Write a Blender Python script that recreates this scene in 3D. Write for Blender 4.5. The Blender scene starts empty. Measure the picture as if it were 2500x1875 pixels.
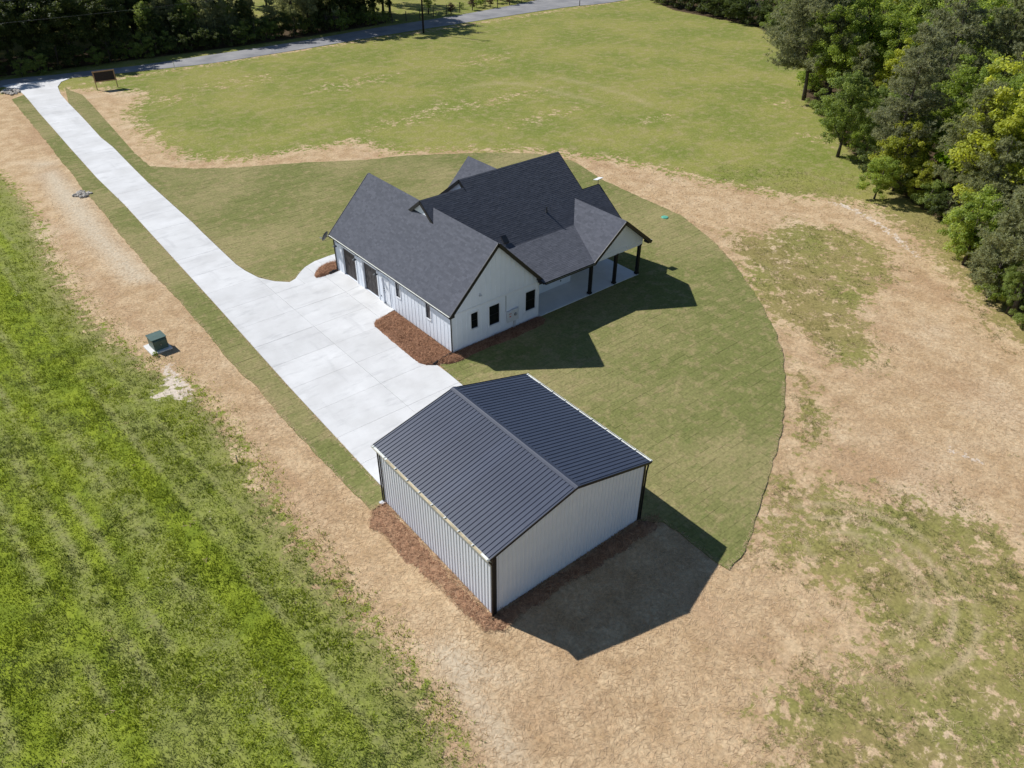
import bpy, bmesh, math, random
import numpy as np
from mathutils import Vector, Matrix, Euler

random.seed(7)
rng = np.random.default_rng(7)
S = bpy.context.scene
COL = S.collection

# ------------------------------------------------------------------ survey data (metres; X along the house front, Y along the garage wing)
DRIVE_L = [(-7.38,86.6),(-7.35,83.62),(-7.5,79.5),(-7.77,74.21),(-8.02,67.13),(-8.35,58.56),(-8.73,47.31),(-8.76,38.71),(-9.5,15.55),(-9.95,3.74),(-10.25,-8.03)]
DRIVE_R = [(-0.74,88.46),(-1.92,87.49),(-2.96,85.16),(-3.61,81.16),(-3.93,76.24),(-4.15,70.92),(-4.43,65.65),(-4.77,59.9),(-4.72,55.68),(-5.01,49.32),(-5.27,43.02),(-5.38,35.65),(-5.43,31.07),(-5.55,28.46),(-5.68,24.04),(-5.76,21.12),(-5.65,19.6),(-5.33,17.87),(-4.64,16.55),(-3.83,15.73),(-3.25,15.94),(-2.49,16.7),(-1.75,17.26),(-0.71,17.69),(0.61,17.84),(1.34,17.82)]
BED_A = [(0.82,16.55),(0.37,16.73),(-0.15,16.78),(-0.97,16.45),(-1.55,15.95),(-1.89,15.44),(-1.93,15.04),(-1.39,14.95),(-0.69,14.99),(0.02,15.12)]
BED_B = [(0.15,7.09),(-0.99,6.91),(-1.65,6.8),(-1.97,6.56),(-2.17,6.16),(-2.2,4.95),(-2.28,3.04),(-2.34,1.32),(-2.3,0.44),(-2.06,-0.05),(-1.55,-0.47)]
BED_B_TAIL = [(-1.65,-0.21),(-0.88,-0.79),(0.01,-1.02),(0.74,-0.86),(2.48,-0.85),(4.5,-1.02),(7.15,-0.93),(7.7,-0.51)]
DRIVE_END = [(-1.55,-0.47),(-1.53,-1.6),(-1.59,-3.2)]
SOD_R = [(-2.26,84.49),(-2.18,82.13),(-1.51,79.1),(-1.88,73.34),(-2.65,63.35),(-3.5,52.55),(-3.58,47.29),(-0.36,43.88),(3.44,41.36),(8.83,38.79),(14.47,35.35),(18.63,33.84),(26.07,29.04),(29.76,25.73),(31.2,21.5),(29.82,16.05),(29.35,9.79),(29.16,5.43),(27.18,0.23),(24.87,-3.89),(21.63,-8.41),(19.17,-11.4),(17.11,-13.49),(14.11,-15.78),(11.21,-17.62),(8.78,-18.89),(6.11,-20.15),(3.7,-21.29),(1.8,-22.18),(0.33,-22.68),(-0.71,-22.8),(-0.79,-22.3),(-0.67,-19.76),(-0.75,-18.82),(-1.34,-18.34)]
SOD_L = [(-9.04,82.34),(-9.34,75.45),(-9.59,67.61),(-9.85,60.43),(-10.15,55.11),(-10.32,49.57),(-10.67,45.18),(-10.72,40.29),(-11.08,31.76),(-11.35,23.76),(-11.31,19.65),(-11.34,17.04),(-11.44,13.87),(-11.47,11.85),(-11.65,9.55),(-11.67,6.97),(-11.52,5.41),(-11.57,3.85),(-11.65,1.77),(-11.65,0.42),(-11.69,-2.82),(-11.66,-5.51),(-11.55,-7.87),(-11.58,-9.01),(-10.6,-8.9)]
ROAD_FAR = [(-7.96,94.67),(-3.03,91.91),(3.4,91.46),(8.33,90.01),(14.02,90.24),(25.46,90.06),(37.81,90.52),(49.29,91.96),(56.54,92.18),(66.41,92.21),(84.36,94.33),(91.56,95.85)]
ROAD_NEAR = [(-8.69,90.95),(-1.92,89.38),(5.12,87.5),(12.68,86.0),(17.86,85.03),(23.23,85.0),(34.06,85.17),(45.7,86.0),(56.35,86.31),(62.02,86.14),(80.52,86.45),(91.94,86.3),(96.78,84.86),(103.55,84.34)]
STRAW = [(-8.11,86.23),(-1.38,82.35),(1.77,80.17),(5.45,75.01),(2.98,71.04),(0.73,67.81),(-0.1,61.55),(-0.34,55.43),(0.12,49.67),(1.4,45.93),(5.32,43.35),(10.21,42.58),(13.25,42.08),(16.39,41.56),(17.43,39.35),(18.34,35.18),(24.19,31.47),(30.04,26.82),(32.37,23.47),(35.01,19.18),(36.98,13.28),(37.89,9.29),(39.1,5.22),(40.7,2.16),(42.86,-0.44),(44.57,-3.24),(44.5,-5.12),(41.84,-9.17),(39.42,-12.42),(37.07,-15.44),(34.02,-18.59),(31.82,-20.85),(30.54,-23.27),(29.99,-28.66),(13.19,-34.09),(10.17,-31.44),(11.68,-29.04),(10.29,-26.66),(9.08,-24.82),(7.84,-22.93),(6.23,-20.94),(3.7,-22.12),(1.79,-22.94),(2.15,-23.98),(2.54,-27.12),(1.88,-28.83),(-0.78,-29.29),(-2.57,-28.91),(-4.07,-28.2),(-5.22,-28.78),(-6.62,-29.93),(-9.56,-32.28),(-17.99,-25.35),(-15.99,-22.24),(-15.66,-21.64),(-15.37,-19.71),(-15.06,-17.59),(-15.08,-15.85),(-15.17,-13.29),(-15.3,-10.09),(-15.31,-6.2),(-14.86,-3.07),(-14.65,-0.84),(-14.53,3.3),(-14.54,6.84),(-15.07,8.53),(-15.74,10.71),(-15.99,12.62),(-16.48,14.8),(-16.95,19.38),(-17.03,23.68),(-16.79,31.19),(-15.7,42.03),(-15.46,50.33),(-15.83,54.56),(-17.53,63.7),(-13.55,87.76)]
PATCH_A = [(30.07,1.51),(31.4,-1.39),(36.11,-1.44),(38.38,-6.39),(37.44,-10.28),(33.08,-13.01),(28.93,-13.41),(25.63,-14.21),(23.21,-16.97),(20.84,-18.6),(18.95,-17.75),(18.77,-15.54),(20.34,-13.13),(19.39,-10.79),(21.67,-7.56),(25.87,-3.14)]
PATCH_C = [(16.87,-14.7),(15.09,-17.2),(13.48,-19.47),(11.0,-20.7),(8.9,-20.0),(12.45,-17.48)]
LUSH = [(-25.96,68.6),(-15.83,54.56),(-15.46,50.33),(-15.7,42.03),(-16.79,31.19),(-17.03,23.68),(-16.95,19.38),(-16.48,14.8),(-15.99,12.62),(-15.07,8.53),(-14.54,6.84),(-14.53,3.3),(-14.65,-0.84),(-14.86,-3.07),(-15.31,-6.2),(-15.3,-10.09),(-15.17,-13.29),(-15.08,-15.85),(-15.06,-17.59),(-15.37,-19.71),(-15.66,-21.64),(-15.99,-22.24),(-17.99,-25.35),(-33.1,-12.93)]
SANDS = [[(-15.22,10.96),(-14.48,10.56),(-14.7,9.53),(-14.54,6.84),(-15.18,5.55),(-15.98,6.79),(-17.02,7.34),(-16.89,8.14),(-15.97,8.0),(-15.67,9.66)],[(16.19,-24.82),(16.4,-25.09),(16.2,-26.94),(15.79,-26.8),(15.72,-25.31)],[(42.23,-1.08),(43.35,-2.54),(42.24,-5.71),(40.18,-9.63),(37.59,-12.57),(37.29,-12.33),(40.86,-7.15),(42.17,-3.25)]]
PALE = [[(-12.35,56.0),(-10.99,55.27),(-10.95,42.32),(-11.46,32.43),(-11.3,21.8),(-13.58,23.17),(-13.82,33.18),(-13.65,45.91)],[(-14.14,-17.07),(-12.67,-17.53),(-12.09,-20.84),(-13.23,-20.18),(-13.43,-23.0),(-13.84,-24.01),(-14.75,-23.26),(-14.37,-19.24)]]
TRACKS = [[(3.58,-23.99),(3.22,-24.4),(3.1,-25.0)],[(39.03,51.47),(43.41,51.01),(46.2,49.43),(47.12,46.6),(47.97,40.17),(48.11,36.0)],[(52.43,50.23),(54.37,37.97),(52.93,30.89)],[(4.74,-24.78),(5.15,-25.13),(5.48,-25.57),(5.71,-26.06),(5.84,-26.6),(5.85,-27.14),(5.75,-27.68),(5.54,-28.18),(5.23,-28.63),(4.84,-29.01),(4.37,-29.3),(3.86,-29.48),(3.32,-29.56),(2.77,-29.52)],[(5.24,-24.53),(5.75,-25.06),(6.11,-25.7),(6.32,-26.41),(6.36,-27.14),(6.22,-27.86),(5.92,-28.53),(5.48,-29.12),(4.91,-29.58),(4.24,-29.9),(3.52,-30.05),(2.79,-30.03),(2.08,-29.85),(1.43,-29.5)],[(5.29,-23.37),(6.16,-24.04),(6.82,-24.92),(7.23,-25.95),(7.34,-27.04),(7.17,-28.13),(6.71,-29.13),(6.0,-29.97),(5.09,-30.6),(4.05,-30.96),(2.95,-31.04),(1.87,-30.82),(0.89,-30.32),(0.08,-29.58)],[(5.38,-22.33),(6.6,-23.13),(7.54,-24.24),(8.13,-25.58),(8.31,-27.03),(8.07,-28.47),(7.43,-29.79),(6.44,-30.86),(5.19,-31.61),(3.77,-31.98),(2.31,-31.92),(0.93,-31.46),(-0.26,-30.62),(-1.17,-29.47)]]
WORN = [(50.44,62.18,7,3),(24.73,44.14,6,2.2),(39.49,44.12,9,2.5),(13.82,41.05,6,2),(28.54,62.67,8,3),(49.44,26.23,4,1.5),(17.24,73.06,7,2.5),(6.2,70.34,4,3),(39.54,35.24,8,2),(31.54,45.22,6,3),(66.41,20.27,2,3),(57.53,9.92,1.6,3)]
WOODS_R = [(108.04,78.17),(104.77,71.13),(104.7,52.31),(92.4,31.32),(79.46,25.18),(71.24,20.31),(61.66,10.08),(56.0,4.38),(51.44,-0.93),(48.75,-5.72),(44.88,-12.39),(34.37,-21.86),(23.87,-35.23),(102.97,-101.21),(237.47,60.06),(153.0,130.52)]
WOODS_L = [(-106.92,115.52),(-7.51,95.76),(14.32,93.83),(33.59,92.73),(51.58,94.01),(56.7,96.25),(53.63,106.62),(15.35,105.99),(-6.8,107.54),(-100.52,123.2)]
PT = {'trans':[(-15.02,12.32),(-14.12,12.4),(-15.34,13.25)],'pole':(54.45,83.52),'stake':(-15.26,-1.23),'lid':(27.61,5.93),'signA':(0.7,80.38),'signB':(3.2,80.07),'mail':(93.35,85.78),'post':(12.53,84.92),'rocksA':(-11.07,43.81),'rocksB':(-8.35,86.12),'car':(33.02,125.39),'poleEnd':(58.61,70.93)}
FENCE = [(54.81,93.95),(57.7,93.83),(60.53,93.62),(63.86,94.05),(67.16,94.5),(70.1,94.37),(73.49,94.79),(76.73,95.03),(79.25,94.29),(82.68,94.68)]
BUSHES = [(67.84,93.98),(73.69,95.12),(78.09,95.17),(83.03,95.22)]
LAWNTREE = (65.1,96.99)
SPECIAL = [(0, (70.23, 19.67), 17.5, 'pine3', 'big grey green pine leaning left over the field edge of the right woods'), (0, (68.72, 15.86), 13, 'bright0', 'bright green leafy tree just right of the big leaning pine'), (0, (75.22, 15.66), 16, 'bright1', 'tall bright leafy tree reaching the top edge behind the leaning pine'), (0, (54.29, 5.11), 10, 'mid0', 'mid green tree over the forked bare trunks at the field edge'), (0, (51.51, -1.92), 14.5, 'pine0', 'dense dark grey pine in the middle of the right hand woods'), (0, (61.67, -0.21), 17, 'pine0', 'taller dark pine behind the dense middle pine'), (0, (46.92, -9.99), 12, 'pine1', 'grey green pine in front of the yellow green tree'), (0, (47.2, -12.38), 14.5, 'yellow', 'yellow green tree at the right frame edge'), (0, (70.65, -0.97), 16, 'bright0', 'bright leafy tree above the yellow green one near the top right corner'), (0, (52.47, -7.01), 6.2, 'lime', 'small vivid lime green tree at the woods front'), (0, (49.85, -3.54), 6.4, 'young_yel', 'yellowish young tree left of the lime green one'), (0, (46.42, -3.49), 4.6, 'young', 'bushy green young tree at the field edge, left of the yellowish one'), (0, (43.69, -13.8), 9, 'pine2', 'soft grey young pine below the yellow green tree'), (0, (39.36, -15.13), 6.5, 'young', 'loose green young tree by the right field edge over brown litter'), (0, (35.29, -18.82), 8.5, 'pine2', 'bushy pine right of the loose green young tree'), (0, (33.93, -20.7), 5.0, 'mid0', 'low dark leafy tree at the right frame edge, lowest of the woods'), (0, (33.9, -21.07), 13, 'pine1', 'tall pine with a bare lower trunk, nearest of the woods at the right frame edge')]
EDGE_BUSHES = [((66.66, 15.43), 'shrub', 2.4, 'mid green bush right of the leaning pine trunk'), ((61.05, 9.73), 'shrub_bright', 2.6, 'bright bush left of the forked bare trunks'), ((58.53, 6.82), 'shrub_dark', 2.6, 'dark bush close to the forked bare trunks'), ((54.34, 2.52), 'shrub', 2.6, 'mid green bush right of the forked bare trunks'), ((51.97, -0.12), 'shrub_dark', 3.2, 'dark bush below the bushy green young tree'), ((50.74, -2.54), 'young', 3.6, 'short fresh green sapling at the field edge under the yellowish one'), ((49.38, -4.4), 'shrub_dark', 3.0, 'dark bush in the shade under the yellowish young tree'), ((48.77, -6.22), 'young_yel', 3.8, 'short yellowish sapling at the field edge under the lime green tree'), ((47.78, -7.89), 'shrub', 2.8, 'mid green bush at the field edge under the lime green tree'), ((46.66, -9.69), 'shrub_dark', 2.6, 'dark bush beside brown litter under the woods'), ((45.14, -11.26), 'shrub_bright', 1.6, 'low bright bush on the brown litter at the woods edge'), ((42.57, -13.18), 'shrub', 2.2, 'mid green bush where the straw reaches the woods'), ((39.9, -15.09), 'young', 3.4, 'short green sapling beside the straw at the right'), ((37.06, -17.23), 'pine2', 4.2, 'small bushy pine beside the straw at the right'), ((35.09, -19.3), 'shrub_bright', 2.4, 'bright bush left of the bare pine trunk at the right edge'), ((32.78, -22.24), 'shrub', 1.6, 'low bush right of the bare pine trunk at the right edge')]
CAM = {'loc':[-23.7614,-34.5733,27.7242],'right':[0.770893,-0.636933,0.006431],'up':[0.368295,0.453947,0.811352],'back':[-0.519696,-0.623096,0.584523],'f':1865.6}
SUN = [0.430789,-1.022857,-1.0]
SHED = {'x':-10.776,'y':-17.812,'rot':-0.01024}
SITE = {'ax':[0.767949,-0.640511,0.0],'ay':[0.640511,0.767949,0.0],'o':[-23.76,-34.57]}

# ------------------------------------------------------------------ camera, sky, sun, exposure
cam_d = bpy.data.cameras.new('camera')
cam = bpy.data.objects.new('camera', cam_d)
COL.objects.link(cam)
_r, _u, _b, _l = CAM['right'], CAM['up'], CAM['back'], CAM['loc']
cam.matrix_world = Matrix(((_r[0], _u[0], _b[0], _l[0]), (_r[1], _u[1], _b[1], _l[1]), (_r[2], _u[2], _b[2], _l[2]), (0, 0, 0, 1)))
cam_d.sensor_width = 36.0
cam_d.lens = CAM['f'] / 2500 * 36.0
cam_d.clip_start = 0.5
cam_d.clip_end = 3000
S.camera = cam

to_sun = -Vector(SUN).normalized()
world = bpy.data.worlds.new('World')
S.world = world
world.use_nodes = True
wn = world.node_tree.nodes
sky = wn.new('ShaderNodeTexSky')
sky.sky_type = 'NISHITA'
sky.sun_disc = False
sky.sun_elevation = math.asin(to_sun.z)
sky.sun_rotation = math.atan2(to_sun.x, to_sun.y)
sky.air_density = 1.0
sky.dust_density = 0.0
sky.ozone_density = 2.5
world.node_tree.links.new(sky.outputs[0], wn['Background'].inputs[0])
wn['Background'].inputs[1].default_value = 0.072

sun_d = bpy.data.lights.new('sun', 'SUN')
sun_d.energy = 5.0
sun_d.angle = math.radians(0.55)
sun_d.color = (1.0, 0.985, 0.955)
sun = bpy.data.objects.new('sun', sun_d)
COL.objects.link(sun)
sun.rotation_euler = to_sun.to_track_quat('Z', 'Y').to_euler()
sun.location = (0, 40, 60)

S.view_settings.view_transform = 'Standard'
S.view_settings.look = 'None'
S.view_settings.gamma = 1.0
S.view_settings.use_curve_mapping = False
S.view_settings.exposure = 0.10
S.cycles.use_denoising = True
S.cycles.denoiser = 'OPENIMAGEDENOISE'
S.cycles.denoising_input_passes = 'RGB_ALBEDO_NORMAL'
S.cycles.denoising_prefilter = 'ACCURATE'
S.cycles.max_bounces = 6
S.cycles.transparent_max_bounces = 6

# ------------------------------------------------------------------ helpers: objects
def tag(o, label=None, cat=None, group=None, kind=None):
    if label: o['label'] = label
    if cat: o['category'] = cat
    if group: o['group'] = group
    if kind: o['kind'] = kind
    return o

def empty(name, loc=(0, 0, 0), rz=0.0, label=None, cat=None, group=None, kind=None):
    o = bpy.data.objects.new(name, None)
    o.location = loc
    o.rotation_euler = (0, 0, rz)
    o.empty_display_size = 0.3
    COL.objects.link(o)
    return tag(o, label, cat, group, kind)

def link(name, me, parent=None, loc=None):
    o = bpy.data.objects.new(name, me)
    COL.objects.link(o)
    if parent is not None: o.parent = parent
    if loc is not None: o.location = loc
    return o

class MB:
    """collects polygons; build() makes one mesh object"""
    def __init__(s): s.v, s.f, s.c = [], [], []
    def add(s, vs, fs, col=None):
        n = len(s.v)
        s.v += [tuple(q) for q in vs]
        s.f += [tuple(i + n for i in q) for q in fs]
        if col is not None: s.c += [col] * len(vs)
    def box(s, x0, x1, y0, y1, z0, z1, col=None):
        s.add([(x0, y0, z0), (x1, y0, z0), (x1, y1, z0), (x0, y1, z0), (x0, y0, z1), (x1, y0, z1), (x1, y1, z1), (x0, y1, z1)],
              [(3, 2, 1, 0), (4, 5, 6, 7), (0, 1, 5, 4), (1, 2, 6, 5), (2, 3, 7, 6), (3, 0, 4, 7)], col)
    def beam(s, p, q, w, h, up=(0, 0, 1), col=None):
        p, q = Vector(p), Vector(q)
        d = (q - p).normalized()
        side = d.cross(Vector(up)).normalized() * (w / 2)
        u = side.cross(d).normalized() * (h / 2)
        vs = []
        for c in (p, q): vs += [c - side - u, c + side - u, c + side + u, c - side + u]
        s.add(vs, [(0, 3, 2, 1), (4, 5, 6, 7), (0, 1, 5, 4), (1, 2, 6, 5), (2, 3, 7, 6), (3, 0, 4, 7)], col)
    def tube(s, pts, radii, n=8, cap=True, col=None):
        pts = [Vector(q) for q in pts]
        vs, fs = [], []
        ref = Vector((0.13, 0.31, 0.94))
        for i, q in enumerate(pts):
            d = (pts[min(i + 1, len(pts) - 1)] - pts[max(i - 1, 0)]).normalized()
            if abs(d.dot(ref)) > 0.97: a = d.cross(Vector((1, 0, 0))).normalized()
            else: a = d.cross(ref).normalized()
            b = d.cross(a)
            for k in range(n):
                t = 2 * math.pi * k / n
                vs.append(q + (a * math.cos(t) + b * math.sin(t)) * radii[i])
        for i in range(len(pts) - 1):
            for k in range(n):
                fs.append((i * n + k, i * n + (k + 1) % n, (i + 1) * n + (k + 1) % n, (i + 1) * n + k))
        if cap:
            fs.append(tuple(range(n - 1, -1, -1)))
            fs.append(tuple((len(pts) - 1) * n + k for k in range(n)))
        s.add(vs, fs, col)
    def lathe(s, prof, c=(0, 0, 0), n=20, axis=(0, 0, 1), col=None):
        q = Vector((0, 0, 1)).rotation_difference(Vector(axis))
        vs, fs = [], []
        for r, z in prof:
            for k in range(n):
                t = 2 * math.pi * k / n
                vs.append(Vector(c) + q @ Vector((r * math.cos(t), r * math.sin(t), z)))
        for i in range(len(prof) - 1):
            for k in range(n):
                fs.append((i * n + k, i * n + (k + 1) % n, (i + 1) * n + (k + 1) % n, (i + 1) * n + k))
        s.add(vs, fs, col)
    def prism(s, poly, z0, z1, col=None):
        """vertical prism on a counter-clockwise or clockwise (x,y) polygon"""
        a = sum(poly[i][0] * poly[(i + 1) % len(poly)][1] - poly[(i + 1) % len(poly)][0] * poly[i][1] for i in range(len(poly)))
        if a < 0: poly = poly[::-1]
        n = len(poly)
        zf = z1 if callable(z1) else (lambda x, y: z1)
        vs = [(x, y, z0) for x, y in poly] + [(x, y, zf(x, y)) for x, y in poly]
        fs = [tuple(range(n - 1, -1, -1)), tuple(range(n, 2 * n))] + [(i, (i + 1) % n, n + (i + 1) % n, n + i) for i in range(n)]
        s.add(vs, fs, col)
    def slab(s, pts, off, col=None):
        """3-D polygon thickened by the vector off"""
        pts = [Vector(q) for q in pts]
        off = Vector(off)
        n = len(pts)
        nrm = Vector((0, 0, 0))
        for i in range(n): nrm += pts[i].cross(pts[(i + 1) % n])
        if nrm.dot(off) > 0: pts = pts[::-1]
        vs = pts + [q + off for q in pts]
        s.add(vs, [tuple(range(n)), tuple(range(2 * n - 1, n - 1, -1))] + [(i, n + i, n + (i + 1) % n, (i + 1) % n) for i in range(n)], col)
    def mesh(s, name, m=None, smooth=False):
        me = bpy.data.meshes.new(name)
        me.from_pydata(s.v, [], s.f)
        if s.c:
            at = me.color_attributes.new('tint', 'FLOAT_COLOR', 'POINT')
            arr = np.ones((len(s.v), 4), np.float32)
            arr[:, :3] = np.array(s.c, np.float32)
            at.data.foreach_set('color', arr.ravel())
        if m is not None: me.materials.append(m)
        if smooth: me.polygons.foreach_set('use_smooth', np.ones(len(me.polygons), bool))
        me.update()
        return me
    def build(s, name, m, parent=None, smooth=False, loc=None, **kw):
        return tag(link(name, s.mesh(name, m, smooth), parent, loc), **kw)

def np_mesh(name, V, F, m, col=None, smooth=False):
    """V (n,3), F (k,3|4) numpy"""
    me = bpy.data.meshes.new(name)
    k = F.shape[1]
    me.vertices.add(len(V))
    me.vertices.foreach_set('co', np.ascontiguousarray(V, np.float32).ravel())
    me.loops.add(F.size)
    me.loops.foreach_set('vertex_index', np.ascontiguousarray(F, np.int32).ravel())
    me.polygons.add(len(F))
    me.polygons.foreach_set('loop_start', np.arange(0, F.size, k, dtype=np.int32))
    me.polygons.foreach_set('loop_total', np.full(len(F), k, np.int32))
    if smooth: me.polygons.foreach_set('use_smooth', np.ones(len(F), bool))
    if col is not None:
        at = me.color_attributes.new('tint', 'FLOAT_COLOR', 'POINT')
        arr = np.ones((len(V), 4), np.float32)
        arr[:, :3] = col
        at.data.foreach_set('color', arr.ravel())
    if m is not None: me.materials.append(m)
    me.update(calc_edges=True)
    return me

# ------------------------------------------------------------------ helpers: polygons
def sdist(P, poly):
    """signed distance of the points P (n,2) to a polygon, positive inside"""
    A = np.array(poly, float)
    Bq = np.roll(A, -1, 0)
    best = np.full(len(P), 1e18)
    ins = np.zeros(len(P), bool)
    x, y = P[:, 0], P[:, 1]
    for (ax, ay), (bx, by) in zip(A, Bq):
        dx, dy = bx - ax, by - ay
        L = dx * dx + dy * dy + 1e-12
        t = np.clip(((x - ax) * dx + (y - ay) * dy) / L, 0, 1)
        best = np.minimum(best, (x - ax - t * dx) ** 2 + (y - ay - t * dy) ** 2)
        if ay != by:
            c = (ay > y) != (by > y)
            ins ^= c & (x < dx * (y - ay) / dy + ax)
    return np.sqrt(best) * np.where(ins, 1, -1)

def pline_dist(P, line):
    best = np.full(len(P), 1e18)
    x, y = P[:, 0], P[:, 1]
    for (ax, ay), (bx, by) in zip(line[:-1], line[1:]):
        dx, dy = bx - ax, by - ay
        t = np.clip(((x - ax) * dx + (y - ay) * dy) / (dx * dx + dy * dy + 1e-12), 0, 1)
        best = np.minimum(best, (x - ax - t * dx) ** 2 + (y - ay - t * dy) ** 2)
    return np.sqrt(best)

def smooth_line(pts, it=2):
    for _ in range(it):
        q = [pts[0]]
        for a, b in zip(pts[:-1], pts[1:]):
            q.append((a[0] * .75 + b[0] * .25, a[1] * .75 + b[1] * .25))
            q.append((a[0] * .25 + b[0] * .75, a[1] * .25 + b[1] * .75))
        q.append(pts[-1])
        pts = q
    return pts

def clip_half(poly, a, b, c):
    """keep a*x+b*y<=c"""
    out = []
    n = len(poly)
    for i in range(n):
        p, q = poly[i], poly[(i + 1) % n]
        dp, dq = a * p[0] + b * p[1] - c, a * q[0] + b * q[1] - c
        if dp <= 0: out.append(p)
        if (dp < 0 < dq) or (dq < 0 < dp):
            t = dp / (dp - dq)
            out.append((p[0] + (q[0] - p[0]) * t, p[1] + (q[1] - p[1]) * t))
    return out

def clip_rect(poly, x0, x1, y0, y1):
    for a, b, c in ((-1, 0, -x0), (1, 0, x1), (0, -1, -y0), (0, 1, y1)):
        poly = clip_half(poly, a, b, c)
        if len(poly) < 3: return []
    return poly

def area(poly):
    return abs(sum(poly[i][0] * poly[(i + 1) % len(poly)][1] - poly[(i + 1) % len(poly)][0] * poly[i][1] for i in range(len(poly)))) / 2 if len(poly) > 2 else 0

def value_noise(P, scale, seed=0):
    r = np.random.default_rng(seed)
    T = r.random((256, 256))
    q = P / scale + 1000.0
    i = np.floor(q).astype(int)
    f_ = q - i
    f_ = f_ * f_ * (3 - 2 * f_)
    g = lambda a, b: T[(i[:, 0] + a) % 256, (i[:, 1] + b) % 256]
    return (g(0, 0) * (1 - f_[:, 0]) + g(1, 0) * f_[:, 0]) * (1 - f_[:, 1]) + (g(0, 1) * (1 - f_[:, 0]) + g(1, 1) * f_[:, 0]) * f_[:, 1]

def fbm(P, scale, seed=0, octv=4):
    o, a, t = 0, 1.0, 0
    for k in range(octv):
        o = o + a * value_noise(P, scale / 2 ** k, seed + k)
        t += a
        a *= 0.55
    return o / t

# ------------------------------------------------------------------ materials
def srgb(r, g, b):
    return tuple(((c / 255) / 12.92 if c / 255 <= 0.04045 else ((c / 255 + 0.055) / 1.055) ** 2.4) for c in (r, g, b))

class NT:
    def __init__(s, name):
        s.m = bpy.data.materials.new(name)
        s.m.use_nodes = True
        s.t = s.m.node_tree
        s.n = s.t.nodes
        s.bsdf = s.n['Principled BSDF']
        s.out = s.n['Material Output']
    def new(s, ty, **kw):
        o = s.n.new(ty)
        for k, v in kw.items(): setattr(o, k, v)
        return o
    def L(s, a, b): s.t.links.new(a, b)
    def val(s, sock, v):
        if hasattr(v, 'node'): s.L(v, sock)
        else: sock.default_value = v
    def coords(s, scale=(1, 1, 1), kind='Object', rot=(0, 0, 0)):
        c = s.new('ShaderNodeTexCoord')
        mp = s.new('ShaderNodeMapping')
        mp.inputs['Scale'].default_value = scale
        mp.inputs['Rotation'].default_value = rot
        s.L(c.outputs[kind], mp.inputs[0])
        return mp.outputs[0]
    def noise(s, vec, scale, detail=4, rough=0.55):
        o = s.new('ShaderNodeTexNoise')
        o.inputs['Scale'].default_value = scale
        o.inputs['Detail'].default_value = detail
        o.inputs['Roughness'].default_value = rough
        s.L(vec, o.inputs['Vector'])
        return o.outputs[0]
    def ramp(s, fac, stops):
        o = s.new('ShaderNodeValToRGB')
        e = o.color_ramp.elements
        while len(e) < len(stops): e.new(0.5)
        for el, (p, c) in zip(e, stops):
            el.position = p
            el.color = (*c, 1) if len(c) == 3 else c
        s.L(fac, o.inputs[0])
        return o.outputs[0]
    def mix(s, fac, a, b, mode='MIX'):
        o = s.new('ShaderNodeMix', data_type='RGBA', blend_type=mode)
        s.val(o.inputs[0], fac)
        for sock, v in ((o.inputs[6], a), (o.inputs[7], b)):
            if hasattr(v, 'node'): s.L(v, sock)
            else: sock.default_value = (*v, 1) if len(v) == 3 else v
        return o.outputs[2]
    def math(s, op, a, b=0.0, clamp=False):
        o = s.new('ShaderNodeMath', operation=op, use_clamp=clamp)
        s.val(o.inputs[0], a)
        s.val(o.inputs[1], b)
        return o.outputs[0]
    def step(s, v, lo, hi):
        o = s.new('ShaderNodeMapRange', interpolation_type='SMOOTHSTEP')
        s.L(v, o.inputs[0])
        o.inputs[1].default_value = lo
        o.inputs[2].default_value = hi
        return o.outputs[0]
    def attr(s, name):
        o = s.new('ShaderNodeAttribute', attribute_name=name)
        return o
    def color(s, c):
        s.val(s.bsdf.inputs['Base Color'], c if hasattr(c, 'node') else (*c, 1))
    def bump(s, h, dist, strength=1.0):
        o = s.new('ShaderNodeBump')
        o.inputs['Strength'].default_value = strength
        o.inputs['Distance'].default_value = dist
        s.L(h, o.inputs['Height'])
        s.L(o.outputs[0], s.bsdf.inputs['Normal'])
    def fin(s, rough=0.6, spec=0.3, metal=0.0):
        s.bsdf.inputs['Roughness'].default_value = rough
        s.bsdf.inputs['Specular IOR Level'].default_value = spec
        s.bsdf.inputs['Metallic'].default_value = metal
        return s.m

def paint(name, c, rough=0.5, spec=0.35, vary=0.08, scale=3.0, metal=0.0, bump=0.0):
    t = NT(name)
    v = t.coords()
    n = t.noise(v, scale, 5)
    lo = tuple(max(0, q * (1 - vary)) for q in c)
    hi = tuple(min(1, q * (1 + vary)) for q in c)
    t.color(t.ramp(n, [(0.3, lo), (0.7, hi)]))
    if bump: t.bump(t.noise(v, 60, 3), bump, 0.6)
    return t.fin(rough, spec, metal)

def tinted(name, rough=0.8, spec=0.15, transl=0.0, nscale=0.0, namp=0.3, bump=0.0):
    """colour comes from the per-piece tint attribute"""
    t = NT(name)
    c = t.attr('tint').outputs[0]
    if nscale:
        v = t.coords()
        n = t.noise(v, nscale, 5, 0.65)
        g = t.ramp(n, [(0.25, (1 - namp,) * 3), (0.75, (1 + namp,) * 3)])
        c = t.mix(1.0, c, g, 'MULTIPLY')
        if bump: t.bump(n, bump)
    t.color(c)
    m = t.fin(rough, spec)
    if transl:
        tr = t.new('ShaderNodeBsdfTranslucent')
        t.L(t.mix(1.0, c, (1.55, 1.45, 0.9), 'MULTIPLY'), tr.inputs[0])
        mx = t.new('ShaderNodeMixShader')
        mx.inputs[0].default_value = transl
        t.L(t.bsdf.outputs[0], mx.inputs[1])
        t.L(tr.outputs[0], mx.inputs[2])
        t.L(mx.outputs[0], t.out.inputs[0])
    return m

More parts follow.
